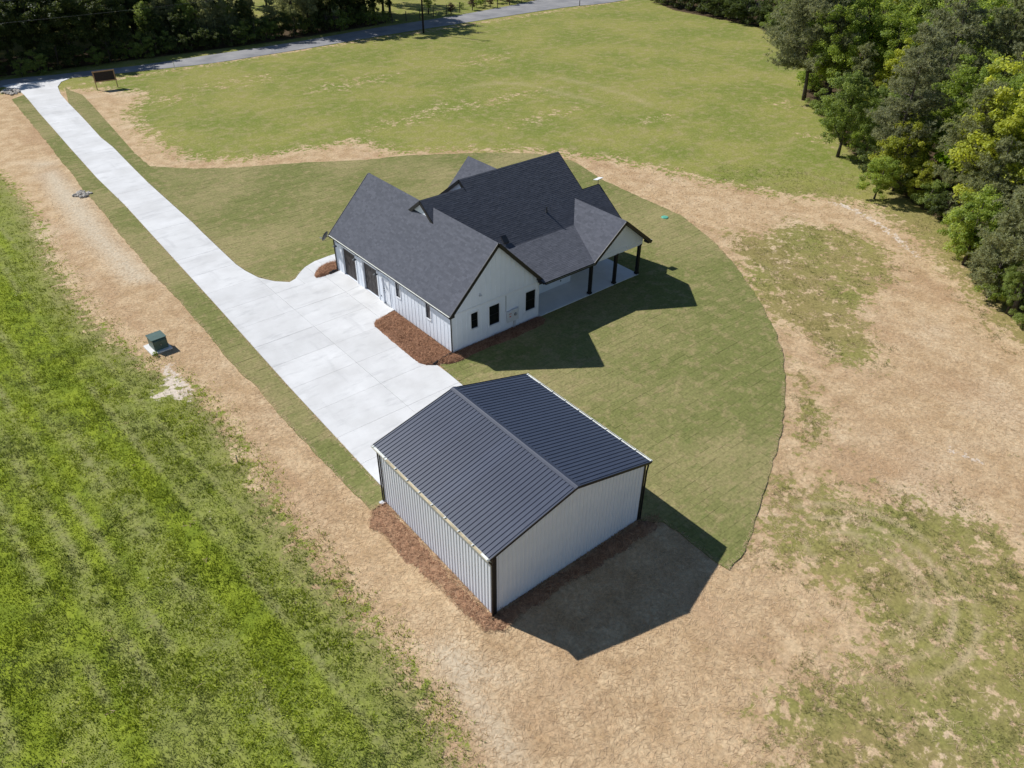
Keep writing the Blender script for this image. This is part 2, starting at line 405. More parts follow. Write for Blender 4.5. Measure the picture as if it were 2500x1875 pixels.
M = {}
M['white'] = paint('white_siding', (0.765, 0.805, 0.87), 0.55, 0.3, 0.03, 1.5)  # blue of the shaded walls mixed into the white paint
M['trim_white'] = paint('white_trim', (0.76, 0.78, 0.82), 0.5, 0.3, 0.03, 2)
M['black'] = paint('black_trim', (0.012, 0.012, 0.013), 0.45, 0.4, 0.2, 2)
M['post'] = paint('black_stained_post', (0.014, 0.013, 0.012), 0.6, 0.3, 0.3, 6)
M['gutter_in'] = paint('white_gutter', (0.74, 0.75, 0.70), 0.4, 0.4, 0.12, 3)
M['gutter_dirt'] = paint('tan_gutter_bed', (0.50, 0.42, 0.28), 0.7, 0.2, 0.3, 2.5)
M['garage'] = paint('charcoal_garage_door', (0.040, 0.034, 0.034), 0.5, 0.35, 0.25, 2.2)
M['glass_reflect'] = paint('window_glass_painted_reflection', (0.10, 0.105, 0.115), 0.12, 0.5, 0.1, 2)  # grey of reflected bright surroundings painted into the garage-side panes
M['glass'] = paint('dark_window_glass', (0.006, 0.007, 0.009), 0.08, 0.5, 0.1, 1)
M['metal_roof'] = paint('slate_blue_metal_roof', (0.048, 0.060, 0.096), 0.42, 0.45, 0.10, 0.8)
M['metal_wall'] = paint('white_ribbed_steel', (0.735, 0.775, 0.85), 0.42, 0.4, 0.03, 1.0)
M['concrete_base'] = paint('joint_concrete', (0.36, 0.355, 0.34), 0.9, 0.1, 0.15, 4)
M['steel'] = paint('galvanised_steel', (0.35, 0.36, 0.38), 0.35, 0.5, 0.1, 5, 0.8)
M['dish'] = paint('grey_dish', (0.10, 0.105, 0.11), 0.5, 0.4, 0.1, 5)
M['box_grey'] = paint('pale_utility_box', (0.62, 0.63, 0.65), 0.5, 0.3, 0.04, 4)
M['red'] = paint('red_print', (0.45, 0.05, 0.04), 0.6, 0.3, 0.1, 4)
M['xf_green'] = paint('green_transformer_paint', (0.075, 0.125, 0.105), 0.45, 0.4, 0.12, 3)
M['wood_pale'] = paint('raw_pine_wood', (0.36, 0.24, 0.14), 0.8, 0.2, 0.2, 8)
M['sign_board'] = paint('dark_brown_sign_board', (0.022, 0.016, 0.016), 0.6, 0.3, 0.2, 5)
M['pole_wood'] = paint('creosote_pole', (0.035, 0.028, 0.024), 0.85, 0.15, 0.3, 5)
M['fence_wood'] = paint('weathered_fence_post', (0.10, 0.085, 0.07), 0.9, 0.1, 0.25, 6)
M['wire'] = paint('wire_aluminium', (0.11, 0.11, 0.12), 0.5, 0.4, 0.05, 2)
M['rock'] = paint('grey_rubble', (0.46, 0.42, 0.37), 0.9, 0.15, 0.35, 5, 0, 0.01)
M['lid'] = paint('aqua_plastic_lid', (0.12, 0.42, 0.30), 0.5, 0.35, 0.1, 4)
M['pvc'] = paint('white_marker_plastic', (0.75, 0.75, 0.75), 0.45, 0.35, 0.05, 3)
M['ridge'] = paint('ridge_cap_metal', (0.040, 0.050, 0.080), 0.55, 0.35, 0.08, 1)
M['pvc_pad'] = paint('white_pad_concrete', (0.72, 0.70, 0.67), 0.8, 0.2, 0.08, 3)
M['car'] = paint('white_car_paint', (0.80, 0.81, 0.83), 0.25, 0.5, 0.02, 1)
M['tyre'] = paint('black_rubber', (0.015, 0.015, 0.015), 0.8, 0.2, 0.2, 6)
M['bark'] = paint('tree_bark', (0.105, 0.088, 0.075), 0.95, 0.1, 0.4, 3, 0, 0.03)
M['bark_pale'] = paint('pale_dead_wood', (0.34, 0.32, 0.30), 0.95, 0.1, 0.2, 3, 0, 0.02)
M['straw'] = tinted('dry_straw', 0.85, 0.15, 0.15)
M['blade'] = tinted('grass_blades', 0.8, 0.15, 0.2)
M['needle'] = tinted('pine_straw_needles', 0.9, 0.1, 0.05)
M['leaf'] = tinted('broad_leaves', 0.5, 0.3, 0.58)
M['pine'] = tinted('pine_needles', 0.6, 0.25, 0.38)
M['shingle'] = tinted('asphalt_shingles', 0.9, 0.15, 0, 26.0, 0.2)
def mat_sod():
    t = NT('sod_turf')
    v = t.coords()
    c = t.attr('tint').outputs[0]
    a = t.noise(v, 1.1, 7, 0.72)
    c = t.mix(t.math('MULTIPLY', t.step(a, 0.48, 0.64), 0.60), c, (0.345, 0.270, 0.140))
    b = t.noise(t.coords((0.55, 1.5, 1)), 1.7, 7, 0.72)
    c = t.mix(t.math('MULTIPLY', t.step(b, 0.52, 0.66), 0.55), c, (0.150, 0.180, 0.052))
    n = t.noise(v, 6.5, 8, 0.78)
    c = t.mix(1.0, c, t.ramp(n, [(0.27, (0.60,) * 3), (0.5, (1.0,) * 3), (0.73, (1.38,) * 3)]), 'MULTIPLY')
    t.color(c)
    t.bump(t.noise(v, 5.0, 2, 0.5), 0.05, 0.6)
    return t.fin(0.95, 0.06)
M['sod'] = mat_sod()

def mat_metal_roof():
    t = NT('slate_blue_metal_roof')
    v = t.coords()
    oi = t.new('ShaderNodeObjectInfo')
    c = t.ramp(t.noise(v, 0.5, 5, 0.6), [(0.3, (0.043, 0.054, 0.088)), (0.7, (0.056, 0.068, 0.104))])
    c = t.mix(1.0, c, t.ramp(oi.outputs['Random'], [(0, (0.93,) * 3), (1, (1.08,) * 3)]), 'MULTIPLY')
    t.color(c)
    t.bump(t.noise(t.coords((1, 3, 1)), 1.2, 3), 0.004, 0.5)
    return t.fin(0.40, 0.45)
M['metal_roof'] = mat_metal_roof()

def mat_roofdeck():
    return paint('shingle_underlay', (0.03, 0.03, 0.034), 0.9, 0.1, 0.2, 6)
M['deck'] = mat_roofdeck()

def mat_concrete():
    t = NT('broom_finished_concrete')
    v = t.coords()
    big = t.noise(v, 0.35, 4, 0.6)
    st = t.noise(t.coords((0.5, 1.6, 1)), 0.9, 5, 0.65)
    c = t.ramp(big, [(0.3, (0.580, 0.570, 0.557)), (0.55, (0.670, 0.663, 0.654)), (0.72, (0.735, 0.728, 0.72))])
    c = t.mix(t.math('MULTIPLY', t.step(st, 0.50, 0.72), 0.55), c, (0.48, 0.475, 0.47))
    arc = t.noise(t.coords((0.9, 0.16, 1), rot=(0, 0, 0.35)), 0.8, 5, 0.6)
    c = t.mix(t.math('MULTIPLY', t.step(arc, 0.57, 0.70), 0.30), c, (0.44, 0.435, 0.43))
    oi = t.new('ShaderNodeObjectInfo')
    k = t.ramp(oi.outputs['Random'], [(0, (0.955, 0.955, 0.955)), (1, (1.03, 1.03, 1.03))])
    c = t.mix(1.0, c, k, 'MULTIPLY')
    fine = t.noise(v, 22, 4, 0.7)
    c = t.mix(1.0, c, t.ramp(fine, [(0.2, (0.94,) * 3), (0.8, (1.05,) * 3)]), 'MULTIPLY')
    t.color(c)
    t.bump(t.noise(v, 80, 3), 0.003, 0.5)
    return t.fin(0.85, 0.2)
M['concrete'] = mat_concrete()

def mat_asphalt():
    t = NT('worn_asphalt')
    v = t.coords()
    c = t.ramp(t.noise(v, 0.3, 5, 0.6), [(0.32, (0.215, 0.212, 0.218)), (0.5, (0.275, 0.268, 0.270)), (0.68, (0.335, 0.325, 0.320))])
    c = t.mix(1.0, c, t.ramp(t.noise(v, 9, 4, 0.7), [(0.2, (0.85,) * 3), (0.8, (1.12,) * 3)]), 'MULTIPLY')
    t.color(c)
    t.bump(t.noise(v, 40, 3), 0.01, 0.5)
    return t.fin(0.9, 0.2)
M['asphalt'] = mat_asphalt()

def mat_ground():
    t = NT('field_ground')
    v = t.coords()
    A = lambda n: t.attr(n).outputs['Fac']
    # mown field
    n1 = t.noise(v, 0.10, 5, 0.6)
    n2 = t.noise(v, 0.75, 6, 0.65)
    n3 = t.noise(v, 5.0, 8, 0.80)
    n4 = t.noise(v, 2.2, 5, 0.7)
    g = t.mix(t.step(n1, 0.36, 0.64), (0.270, 0.262, 0.070), (0.185, 0.215, 0.044))
    g = t.mix(t.math('MULTIPLY', t.step(n2, 0.46, 0.66), 0.60), g, (0.350, 0.285, 0.140))
    n5 = t.noise(t.coords((1, 1, 1)), 1.4, 9, 0.82)
    g = t.mix(t.math('MULTIPLY', t.step(n5, 0.50, 0.62), 0.42), g, (0.390, 0.305, 0.170))
    g = t.mix(t.math('MULTIPLY', t.step(n4, 0.55, 0.72), 0.5), g, (0.165, 0.200, 0.042))
    g = t.mix(t.math('MULTIPLY', A('dry'), 0.9), g, (0.285, 0.228, 0.092))
    # lush field
    l = t.mix(t.step(n2, 0.36, 0.62), (0.175, 0.225, 0.024), (0.255, 0.305, 0.030))
    l = t.mix(t.math('MULTIPLY', t.step(n4, 0.52, 0.70), 0.40), l, (0.085, 0.130, 0.020))
    l = t.mix(t.math('MULTIPLY', A('dry'), t.step(n4, 0.15, 0.55)), l, (0.270, 0.250, 0.120))
    c = t.mix(A('lush'), g, l)
    # straw
    s = t.mix(t.step(n2, 0.34, 0.66), (0.440, 0.298, 0.166), (0.580, 0.428, 0.262))
    s = t.mix(t.math('MULTIPLY', t.step(n4, 0.54, 0.74), 0.45), s, (0.360, 0.220, 0.125))
    n6 = t.noise(t.coords((1, 0.35, 1), rot=(0, 0, 0.5)), 0.22, 5, 0.6)
    s = t.mix(t.math('MULTIPLY', t.step(n6, 0.48, 0.66), 0.55), s, (0.390, 0.240, 0.135))
    s = t.mix(t.math('MULTIPLY', t.step(n1, 0.52, 0.66), 0.55), s, (0.620, 0.485, 0.325))
    s = t.mix(A('pale'), s, (0.56, 0.46, 0.33))
    edge = t.math('ADD', A('straw'), t.math('ADD', t.math('MULTIPLY', t.math('SUBTRACT', n4, 0.5), 1.9), t.math('MULTIPLY', t.math('SUBTRACT', n2, 0.5), 1.3)))
    c = t.mix(t.step(edge, 0.40, 0.60), c, s)
    c = t.mix(A('track'), c, (0.520, 0.395, 0.250))
    # bare sand
    se = t.math('ADD', A('sand'), t.math('MULTIPLY', t.math('SUBTRACT', n4, 0.5), 3.6))
    c = t.mix(t.step(se, 0.66, 0.86), c, (0.64, 0.54, 0.44))
    # leaf litter under the woods
    c = t.mix(t.step(t.math('ADD', A('litter'), t.math('MULTIPLY', t.math('SUBTRACT', n4, 0.5), 0.8)), 0.4, 0.6), c, (0.095, 0.066, 0.040))
    c = t.mix(1.0, c, t.ramp(n3, [(0.26, (0.50,) * 3), (0.5, (1.0,) * 3), (0.74, (1.45,) * 3)]), 'MULTIPLY')
    t.color(c)
    h = t.math('ADD', t.math('MULTIPLY', t.noise(v, 4.0, 2, 0.5), 0.5), t.noise(v, 1.6, 2, 0.5))
    t.bump(h, 0.08, 0.5)
    return t.fin(0.95, 0.06)
M['ground'] = mat_ground()

# ------------------------------------------------------------------ ground sheet
def site(a, b):
    return np.stack([SITE['o'][0] + a * SITE['ax'][0] + b * SITE['ay'][0], SITE['o'][1] + a * SITE['ax'][1] + b * SITE['ay'][1]], -1)

def steps(segs):
    out = [segs[0][0]]
    for lo, hi, st in segs:
        n = max(1, round((hi - lo) / st))
        out += [lo + (hi - lo) * (i + 1) / n for i in range(n)]
    return np.array(out)

def regions(P):
    """what covers the ground at the points P: soft masks 0..1"""
    st = sdist(P, STRAW)
    a = sdist(P, PATCH_A)
    c = sdist(P, PATCH_C)
    lu = sdist(P, LUSH)
    straw = np.clip(0.5 + st / np.where(lu > -6, 3.6, 6.5), 0, 1)
    straw = np.minimum(straw, np.clip(0.60 - np.maximum(a, c) / 5.0, 0.32, 1))
    sa, sb = (P - np.array(SITE['o'])) @ np.array(SITE['ax'][:2]), (P - np.array(SITE['o'])) @ np.array(SITE['ay'][:2])
    straw = np.maximum(straw, 0.345 * np.clip((sa - 1) / 3, 0, 1) * np.clip((46 - sb) / 6, 0, 1))
    for cx, cy, rx, ry in WORN: straw = np.maximum(straw, 0.33 * np.clip(1.6 - np.hypot((P[:, 0] - cx) / rx, (P[:, 1] - cy) / ry), 0, 1))
    straw = np.maximum(straw, 0.47 * np.clip(1.4 - np.abs(P[:, 1] - 84.6) / 1.2, 0, 1) * (P[:, 0] > 0))
    lush = np.clip(0.5 + lu / 5.0, 0, 1)
    sand = np.full(len(P), -1.0)
    for q in SANDS: sand = np.maximum(sand, np.clip(0.5 + sdist(P, q) / 0.9, 0, 1))
    pale = np.zeros(len(P))
    for q in PALE: pale = np.maximum(pale, np.clip(0.3 + sdist(P, q) / 1.5, 0, 1))
    lit = np.maximum(np.clip(0.5 + sdist(P, WOODS_R) / 3.0, 0, 1), np.clip(0.5 + sdist(P, WOODS_L) / 3.0, 0, 1))
    return straw, lush, sand, pale, lit

def tracks_at(P):
    tr = np.zeros(len(P))
    for i, ln in enumerate(TRACKS):
        far = i in (1, 2)
        tr = np.maximum(tr, (0.25 if far else 0.68) * np.clip(1.3 - pline_dist(P, smooth_line(ln, 1)) / (1.0 if far else 0.19), 0, 1))
    return tr * np.clip(fbm(P, 2.2, 93, 3) * 2.4 - .35, .35, .95)

def wheel_lines(P):
    x = P[:, 0] + P[:, 1] * 0.045 + 0.25 * np.sin(P[:, 1] / 9.0)
    o = np.zeros(len(P))
    for x0 in (-17.0, -18.7, -21.2, -22.9, -24.1, -25.8, -29.0, -30.7): o = np.maximum(o, np.clip(1.4 - np.abs(x - x0) / 0.22, 0, 1))
    return o * np.clip(fbm(P, 2.6, 55, 3) * 3 - 1.0, .08, .75)

def build_ground():
    A = steps([(-1500, -400, 220), (-400, -120, 20), (-120, -46, 2.0), (-46, 50, 0.25), (50, 130, 2.0), (130, 400, 20), (400, 1500, 220)])
    Bq = steps([(-1500, -300, 240), (-300, -20, 20), (-20, 9, 1.0), (9, 88, 0.25), (88, 190, 0.8), (190, 400, 14), (400, 1800, 230)])
    na, nb = len(A), len(Bq)
    ga, gb = np.meshgrid(A, Bq, indexing='ij')
    P = site(ga.ravel(), gb.ravel())
    V = np.zeros((len(P), 3))
    V[:, :2] = P
    V[:, 2] = -0.03 + 0.05 * fbm(P, 2.5, 11, 3)
    V[:, 2] = np.where(np.hypot(P[:, 0], P[:, 1]) > 90, -0.02, V[:, 2])
    V[:, 2] = np.minimum(V[:, 2], 0.015)
    i = (np.arange(na - 1)[:, None] * nb + np.arange(nb - 1)[None, :]).ravel()
    F = np.stack([i, i + nb, i + nb + 1, i + 1], 1)
    me = np_mesh('ground', V, F, M['ground'], smooth=True)
    straw, lush, sand, pale, lit = regions(P)
    # drier, greyer grass streaks inside the lush field, along its old wheel lines
    q = np.stack([(P[:, 0] + P[:, 1] * 0.045) * 3.0, P[:, 1] / 6.0], 1)
    dry = np.clip((fbm(q, 3.2, 31, 3) - 0.50) * 7, 0, 1) * 0.75
    dry = np.maximum(dry * .6, wheel_lines(P) * .95)
    dry = np.maximum(dry, np.clip(1 - sdist(P, LUSH) / 3.0, 0, 1) * 0.9)
    dry = np.maximum(dry, np.clip((-P[:, 1] - 16) / 6, 0, 1) * np.clip((fbm(P, 5, 77, 4) - 0.40) * 5, 0, 1))
    sa, sb = (P - np.array(SITE['o'])) @ np.array(SITE['ax'][:2]), (P - np.array(SITE['o'])) @ np.array(SITE['ay'][:2])
    dry = np.where(lush < .5, np.clip((sa - 1) / 3, 0, 1) * np.clip((74 - sb) / 12, 0, 1) * np.clip(.55 + (fbm(P, 4, 78, 3) - .3) * 1.4, 0, 1), dry)
    for n, d_ in (('straw', straw), ('lush', lush), ('sand', sand), ('pale', pale), ('litter', lit), ('dry', dry), ('track', tracks_at(P))):
        me.attributes.new(n, 'FLOAT', 'POINT').data.foreach_set('value', d_.astype(np.float32))
    return tag(link('ground', me), kind='structure')
build_ground()

# ------------------------------------------------------------------ road
def build_road():
    far = smooth_line([(-48, 73)] + [tuple(q) for q in ROAD_FAR] + [(112, 97.5), (180, 101), (420, 112)], 2)
    near = smooth_line([(-50, 67)] + [tuple(q) for q in ROAD_NEAR] + [(180, 92), (420, 103)], 2)
    me = MB()
    def resample(l, n):
        d_ = [0]
        for a, b in zip(l[:-1], l[1:]): d_.append(d_[-1] + math.hypot(b[0] - a[0], b[1] - a[1]))
        out, j = [], 0
        xs = np.interp(np.linspace(0, 1, n), np.array(d_) / d_[-1], [q[0] for q in l])
        ys = np.interp(np.linspace(0, 1, n), np.array(d_) / d_[-1], [q[1] for q in l])
        return list(zip(xs, ys))
    xs = np.linspace(-48, 410, 160)
    fx = np.interp(xs, [q[0] for q in far], [q[1] for q in far])
    nx = np.interp(xs, [q[0] for q in near], [q[1] for q in near])
    vs = []
    for x, a, b in zip(xs, nx, fx):
        c = (a + b) / 2
        vs += [(x, a - .05, 0.005), (x, a, 0.035), (x, c, 0.07), (x, b, 0.035), (x, b + .05, 0.005)]
    fs = []
    for i in range(len(xs) - 1):
        for k in range(4): fs.append((i * 5 + k, (i + 1) * 5 + k, (i + 1) * 5 + k + 1, i * 5 + k + 1))
    me.add(vs, fs)
    me.build('road', M['asphalt'], kind='structure')
    return (xs, nx, fx)
ROADX = build_road()
# ------------------------------------------------------------------ driveway: one base sheet, slabs cast between joints
DR_OUT = ([(-8.9, 90.7), (-8.2, 88.4)] + list(DRIVE_L) + [(-10.26, -8.83), (-1.6, -8.83)] + DRIVE_END[::-1] + BED_B[::-1][1:-1] + [(-0.004, 7.05), (-0.004, 15.09)]
          + BED_A[::-1][1:-1] + [(0.82, 16.55), (2.4, 16.4), (2.4, 17.8)] + DRIVE_R[::-1][:-1] + [(-0.6, 88.6), (-0.6, 88.95)])
def build_drive():
    root = MB()
    root.prism(DR_OUT, -0.02, 0.016)
    dr = root.build('driveway', M['concrete_base'], kind='structure')
    ys = [-8.9, -5.62, -2.85, 0.12, 3.05, 5.95, 8.8, 11.7, 14.78, 17.9, 21.2, 24.6, 28.0, 31.4, 34.8, 38.2, 41.7]
    while ys[-1] < 86: ys.append(ys[-1] + 3.42)
    ys[-1] = 91.5
    g = 0.008
    for y0, y1 in zip(ys[:-1], ys[1:]):
        xs = [-12, 4]
        if y1 < 17.95: xs = [-12, -5.42, 4]
        if 7 < y1 < 14.9: xs = [-12, -5.42, -1.3, 4]
        if y0 > 14 and y1 < 18: xs = [-12, -5.42, -3.05, -1.7, -0.5, 0.7, 4]
        for x0, x1 in zip(xs[:-1], xs[1:]):
            q = clip_rect(DR_OUT, x0 + g, x1 - g, y0 + g, y1 - g)
            if area(q) < 0.15: continue
            mb = MB()
            dz = random.uniform(-0.003, 0.004)
            apron = (7 < y1 < 14.9)
            mb.prism(q, 0.017, (lambda x, y: 0.045 + dz + 0.145 * max(0, min(1, (x + 1.3) / 1.3))) if apron else 0.045 + dz)
            mb.build('slab', M['concrete'], dr)
build_drive()

# ------------------------------------------------------------------ sod lawn laid in staggered strips
M['gutter_dark'] = paint('olive_gutter_bed', (0.10, 0.115, 0.085), 0.6, 0.3, 0.3, 3)
M['concrete_porch'] = paint('grey_porch_concrete', (0.72, 0.73, 0.75), 0.8, 0.2, 0.06, 1.2)
M['ground_soil'] = paint('lawn_soil', (0.170, 0.150, 0.068), 0.95, 0.1, 0.3, 4)
M['steel_dark'] = paint('dark_vent_metal', (0.04, 0.042, 0.048), 0.5, 0.4, 0.1, 4)
def build_sod():
    right = list(SOD_R) + [(-2.0, -17.2), (-2.0, -8.88), (-1.55, -8.86), (-1.55, -3.2), (-1.5, -1.6), (-1.4, -0.5), (0.6, 0.5), (0.6, 14.6), (4.0, 15.0), (4.0, 17.87), (1.34, 17.87)] + [(x + 0.03, y + 0.02) for x, y in DRIVE_R[::-1][:-4]]
    left = list(SOD_L) + [(-10.4, -8.85)] + [(x - 0.03, y) for x, y in DRIVE_L[::-1][:-1]]
    q = random.Random(3)
    def ragged(pts, n0, n1):
        out = []
        for i, (a, b) in enumerate(zip(pts, pts[1:] + pts[:1])):
            out.append(a)
            if n0 <= i < n1:
                L_ = math.hypot(b[0] - a[0], b[1] - a[1])
                m = int(L_ / .45)
                nx, ny = -(b[1] - a[1]) / L_, (b[0] - a[0]) / L_
                for k in range(1, m):
                    o_ = q.uniform(-.07, .07)
                    out.append((a[0] + (b[0] - a[0]) * k / m + nx * o_, a[1] + (b[1] - a[1]) * k / m + ny * o_))
        return out
    right, left = ragged(right, 5, len(SOD_R) - 2), ragged(left, 0, len(SOD_L) - 2)
    lawn = MB()
    lawn.prism(right, -0.03, 0.018)
    lawn.prism(left, -0.03, 0.018)
    root = lawn.build('lawn', M['ground_soil'], kind='structure')
    pcs = []
    PL, PW, g = 1.22, 0.41, 0.012
    for poly in (right, left):
        xs = [q[0] for q in poly]
        ys = [q[1] for q in poly]
        row = 0
        y = min(ys)
        while y < max(ys):
            strip = clip_rect(poly, -200, 200, y, y + PW)
            row += 1
            if len(strip) > 2:
                a, b = min(q[0] for q in strip), max(q[0] for q in strip)
                x = a - random.uniform(0, PL)
                while x < b:
                    q = clip_rect(strip, x + g * random.random(), x + PL - g * random.random(), y + g * random.random() * .6, y + PW - g * random.random() * .6)
                    if area(q) > 0.02: pcs.append(q)
                    x += PL
            y += PW
    cen = np.array([[sum(p_[0] for p_ in q) / len(q), sum(p_[1] for p_ in q) / len(q)] for q in pcs])
    big = fbm(cen, 6.0, 5, 4)
    mid = value_noise(cen, 1.7, 9)
    far = np.hypot(cen[:, 0] - CAM['loc'][0], cen[:, 1] - CAM['loc'][1])
    near = set(np.argsort(far)[:300].tolist())
    rest = MB()
    for i, q in enumerate(pcs):
        t = min(1, max(0, (big[i] - .36) * 2.6 + (mid[i] - .5) * .30 + random.uniform(-.09, .09)))
        ga, gb = np.array((0.185, 0.192, 0.064)), np.array((0.300, 0.258, 0.118))
        c = (ga * (1 - t) + gb * t) * random.uniform(0.955, 1.045)
        mb = MB() if i in near else rest
        mb.prism(q, 0.02, 0.036 + random.uniform(-.006, .008), tuple(c))
        if i in near: mb.build('sod_slab', M['sod'], root)
    rest.build('sod_strips', M['sod'], root, kind='stuff')
    return right, left
SOD_POLYS = build_sod()

# ------------------------------------------------------------------ pine straw beds
def mound(name, poly, cell, hmax, m, label, cat, base=0.0, slope=0.45, c0=(0.17, 0.080, 0.046), c1=(0.33, 0.185, 0.115)):
    A = np.array(poly)
    x0, y0 = A.min(0) - cell
    x1, y1 = A.max(0) + cell
    nx, ny = int((x1 - x0) / cell) + 2, int((y1 - y0) / cell) + 2
    gx, gy = np.meshgrid(x0 + np.arange(nx) * cell, y0 + np.arange(ny) * cell, indexing='ij')
    P = np.stack([gx.ravel(), gy.ravel()], 1)
    P += rng.uniform(-.3, .3, P.shape) * cell
    sd = sdist(P, poly)
    h = np.clip(sd * slope, -0.06, hmax) + (fbm(P, 0.5, 3, 3) - .5) * 0.06 + rng.uniform(-.012, .012, len(P))
    V = np.column_stack([P, base + h])
    i = (np.arange(nx - 1)[:, None] * ny + np.arange(ny - 1)[None, :]).ravel()
    F = np.stack([i, i + ny, i + ny + 1, i + 1], 1)
    F = F[(sd[F] > -0.10).any(1)]
    used = np.unique(F)
    re = np.full(len(V), -1)
    re[used] = np.arange(len(used))
    t = fbm(P[used], 0.45, 8, 4)[:, None]
    col = (np.array([c0]) * (1 - t) + np.array([c1]) * t) * rng.uniform(.7, 1.3, (len(used), 1))
    o = link(name, np_mesh(name, V[used], re[F], m, col))
    return tag(o, label, cat)
BED_B_POLY = list(BED_B[:-1]) + [(-1.75, -0.25)] + list(BED_B_TAIL) + [(7.5, -0.004), (-0.004, -0.004), (-0.004, 7.05)]
BED_A_POLY = list(BED_A) + [(0.0, 15.12), (1.2, 15.12), (1.2, 16.5)]
mound('pine_straw_bed', BED_B_POLY, 0.10, 0.12, M['needle'], 'large reddish brown pine straw bed along the white garage wall beside the parking pad', 'mulch bed', 0.05)
mound('pine_straw_bed', BED_A_POLY, 0.10, 0.12, M['needle'], 'small rounded pine straw bed at the far garage corner inside the curved walkway', 'mulch bed', 0.045)

def scatter(name, polys, dens, L, W, z, tilt, cols, m, kind='stuff', parent=None, dirmean=None, keep=None, lift=0.0, zfun=None):
    """thin flat blades lying at random in the polygons; cols is a function of (points) -> colours"""
    Ps = []
    for poly in polys:
        A = np.array(poly)
        lo, hi = A.min(0), A.max(0)
        n = int(dens * (hi - lo).prod())
        P = lo + rng.random((n, 2)) * (hi - lo)
        P = P[sdist(P, poly) > 0]
        Ps.append(P)
    P = np.concatenate(Ps)
    if keep is not None: P = P[keep(P)]
    n = len(P)
    th = rng.random(n) * 2 * np.pi
    ln = rng.uniform(L[0], L[1], n)
    wd = rng.uniform(W[0], W[1], n)
    ti = rng.uniform(-tilt, tilt, n)
    d = np.stack([np.cos(th) * np.cos(ti), np.sin(th) * np.cos(ti), np.sin(ti)], 1) * ln[:, None] / 2
    s = np.stack([-np.sin(th), np.cos(th), rng.uniform(-.3, .3, n)], 1) * wd[:, None] / 2
    zb = zfun(P) if zfun else np.zeros(n)
    c = np.column_stack([P, zb + rng.uniform(z[0], z[1], n) + np.abs(d[:, 2])])
    V = np.stack([c - d - s, c + d - s, c + d + s, c - d + s], 1).reshape(-1, 3)
    F = np.arange(4 * n).reshape(-1, 4)
    col = np.repeat(cols(P), 4, 0)
    o = link(name, np_mesh(name, V, F, m, col), parent)
    return tag(o, kind=kind)

def lerp_cols(a, b, jit):
    def fn(P):
        t = rng.random((len(P), 1))
        return (np.array([a]) * (1 - t) + np.array([b]) * t) * rng.uniform(1 - jit, 1 + jit, (len(P), 1))
    return fn
def bedz(P):
    return 0.05 + np.clip(np.maximum(sdist(P, BED_B_POLY), sdist(P, BED_A_POLY)) * 0.45, 0, 0.12)
scatter('pine_straw_litter', [BED_B_POLY, BED_A_POLY], 260, (0.12, 0.28), (0.008, 0.018), (0.0, 0.05), 0.5, lerp_cols((0.13, 0.052, 0.026), (0.50, 0.28, 0.165), 0.3), M['needle'], zfun=bedz)

# ------------------------------------------------------------------ the house
house = empty('farmhouse', (0, 0, 0), 0, 'white board and batten farmhouse with steep charcoal shingle roofs and a covered back porch', 'house')
WK, WR, WE = 0.996, 6.95, 3.06          # wing: slope, ridge height, eave height
wing_z = lambda x: WR - WK * abs(x - 3.67)
dark_z = lambda y: 1.804 + 0.75 * y
porch_z = lambda y: 3.22 + 0.305 * y
CX, CR, CK = 15.1, 5.38, 0.783          # cross gable over the porch
cross_z = lambda x: CR - CK * abs(x - CX)

def holed_wall(plane, a0, a1, b0, b1, holes, thick, name='wall', mat='white', top=None):
    """wall rectangle with rectangular openings; plane 'x' (normal -x at x=0) or 'y' (normal -y at y=0)"""
    mb = MB()
    As = sorted({a0, a1, *[h[0] for h in holes], *[h[1] for h in holes]})
    Bs = sorted({b0, b1, *[h[2] for h in holes], *[h[3] for h in holes]})
    for i in range(len(As) - 1):
        for j in range(len(Bs) - 1):
            ca, cb = (As[i] + As[i + 1]) / 2, (Bs[j] + Bs[j + 1]) / 2
            if any(h[0] < ca < h[1] and h[2] < cb < h[3] for h in holes): continue
            if plane == 'x': mb.box(0, thick, As[i], As[i + 1], Bs[j], Bs[j + 1])
            else: mb.box(As[i], As[i + 1], 0, thick, Bs[j], Bs[j + 1])
    return mb.build(name, M[mat], house)

D1, D2, DOOR = (12.10, 14.02, 0.19, 2.48), (9.05, 11.02, 0.19, 2.48), (7.54, 8.33, 0.20, 2.26)
W1, W2 = (6.03, 6.56, 1.50, 2.66), (2.35, 2.88, 1.50, 2.60)
N1, N2, N3 = (1.55, 2.11, 1.32, 2.49), (3.05, 3.92, 1.00, 2.47), (6.21, 7.08, 0.96, 2.42)
holed_wall('x', 0, 15.1, 0.12, 3.18, [D1, D2, DOOR, W1, W2], 0.14)
holed_wall('y', 0.14, 7.37, 0.12, 2.90, [N1, N2, N3], 0.14)
mb = MB(); mb.slab([(0.003, 0.002, 2.90), (7.367, 0.002, 2.90), (7.367, 0.002, wing_z(7.37) - .16), (3.67, 0.002, 6.79), (0.003, 0.002, wing_z(0) - .16)], (0, 0.14, 0)); mb.build('gable_wall', M['white'], house)
mb = MB(); mb.slab([(0.14, 15.1, 0.12), (7.37, 15.1, 0.12), (7.37, 15.1, wing_z(7.37) - .16), (3.67, 15.1, 6.79), (0.14, 15.1, wing_z(0) - .16)], (0, -0.14, 0)); mb.build('wall', M['white'], house)
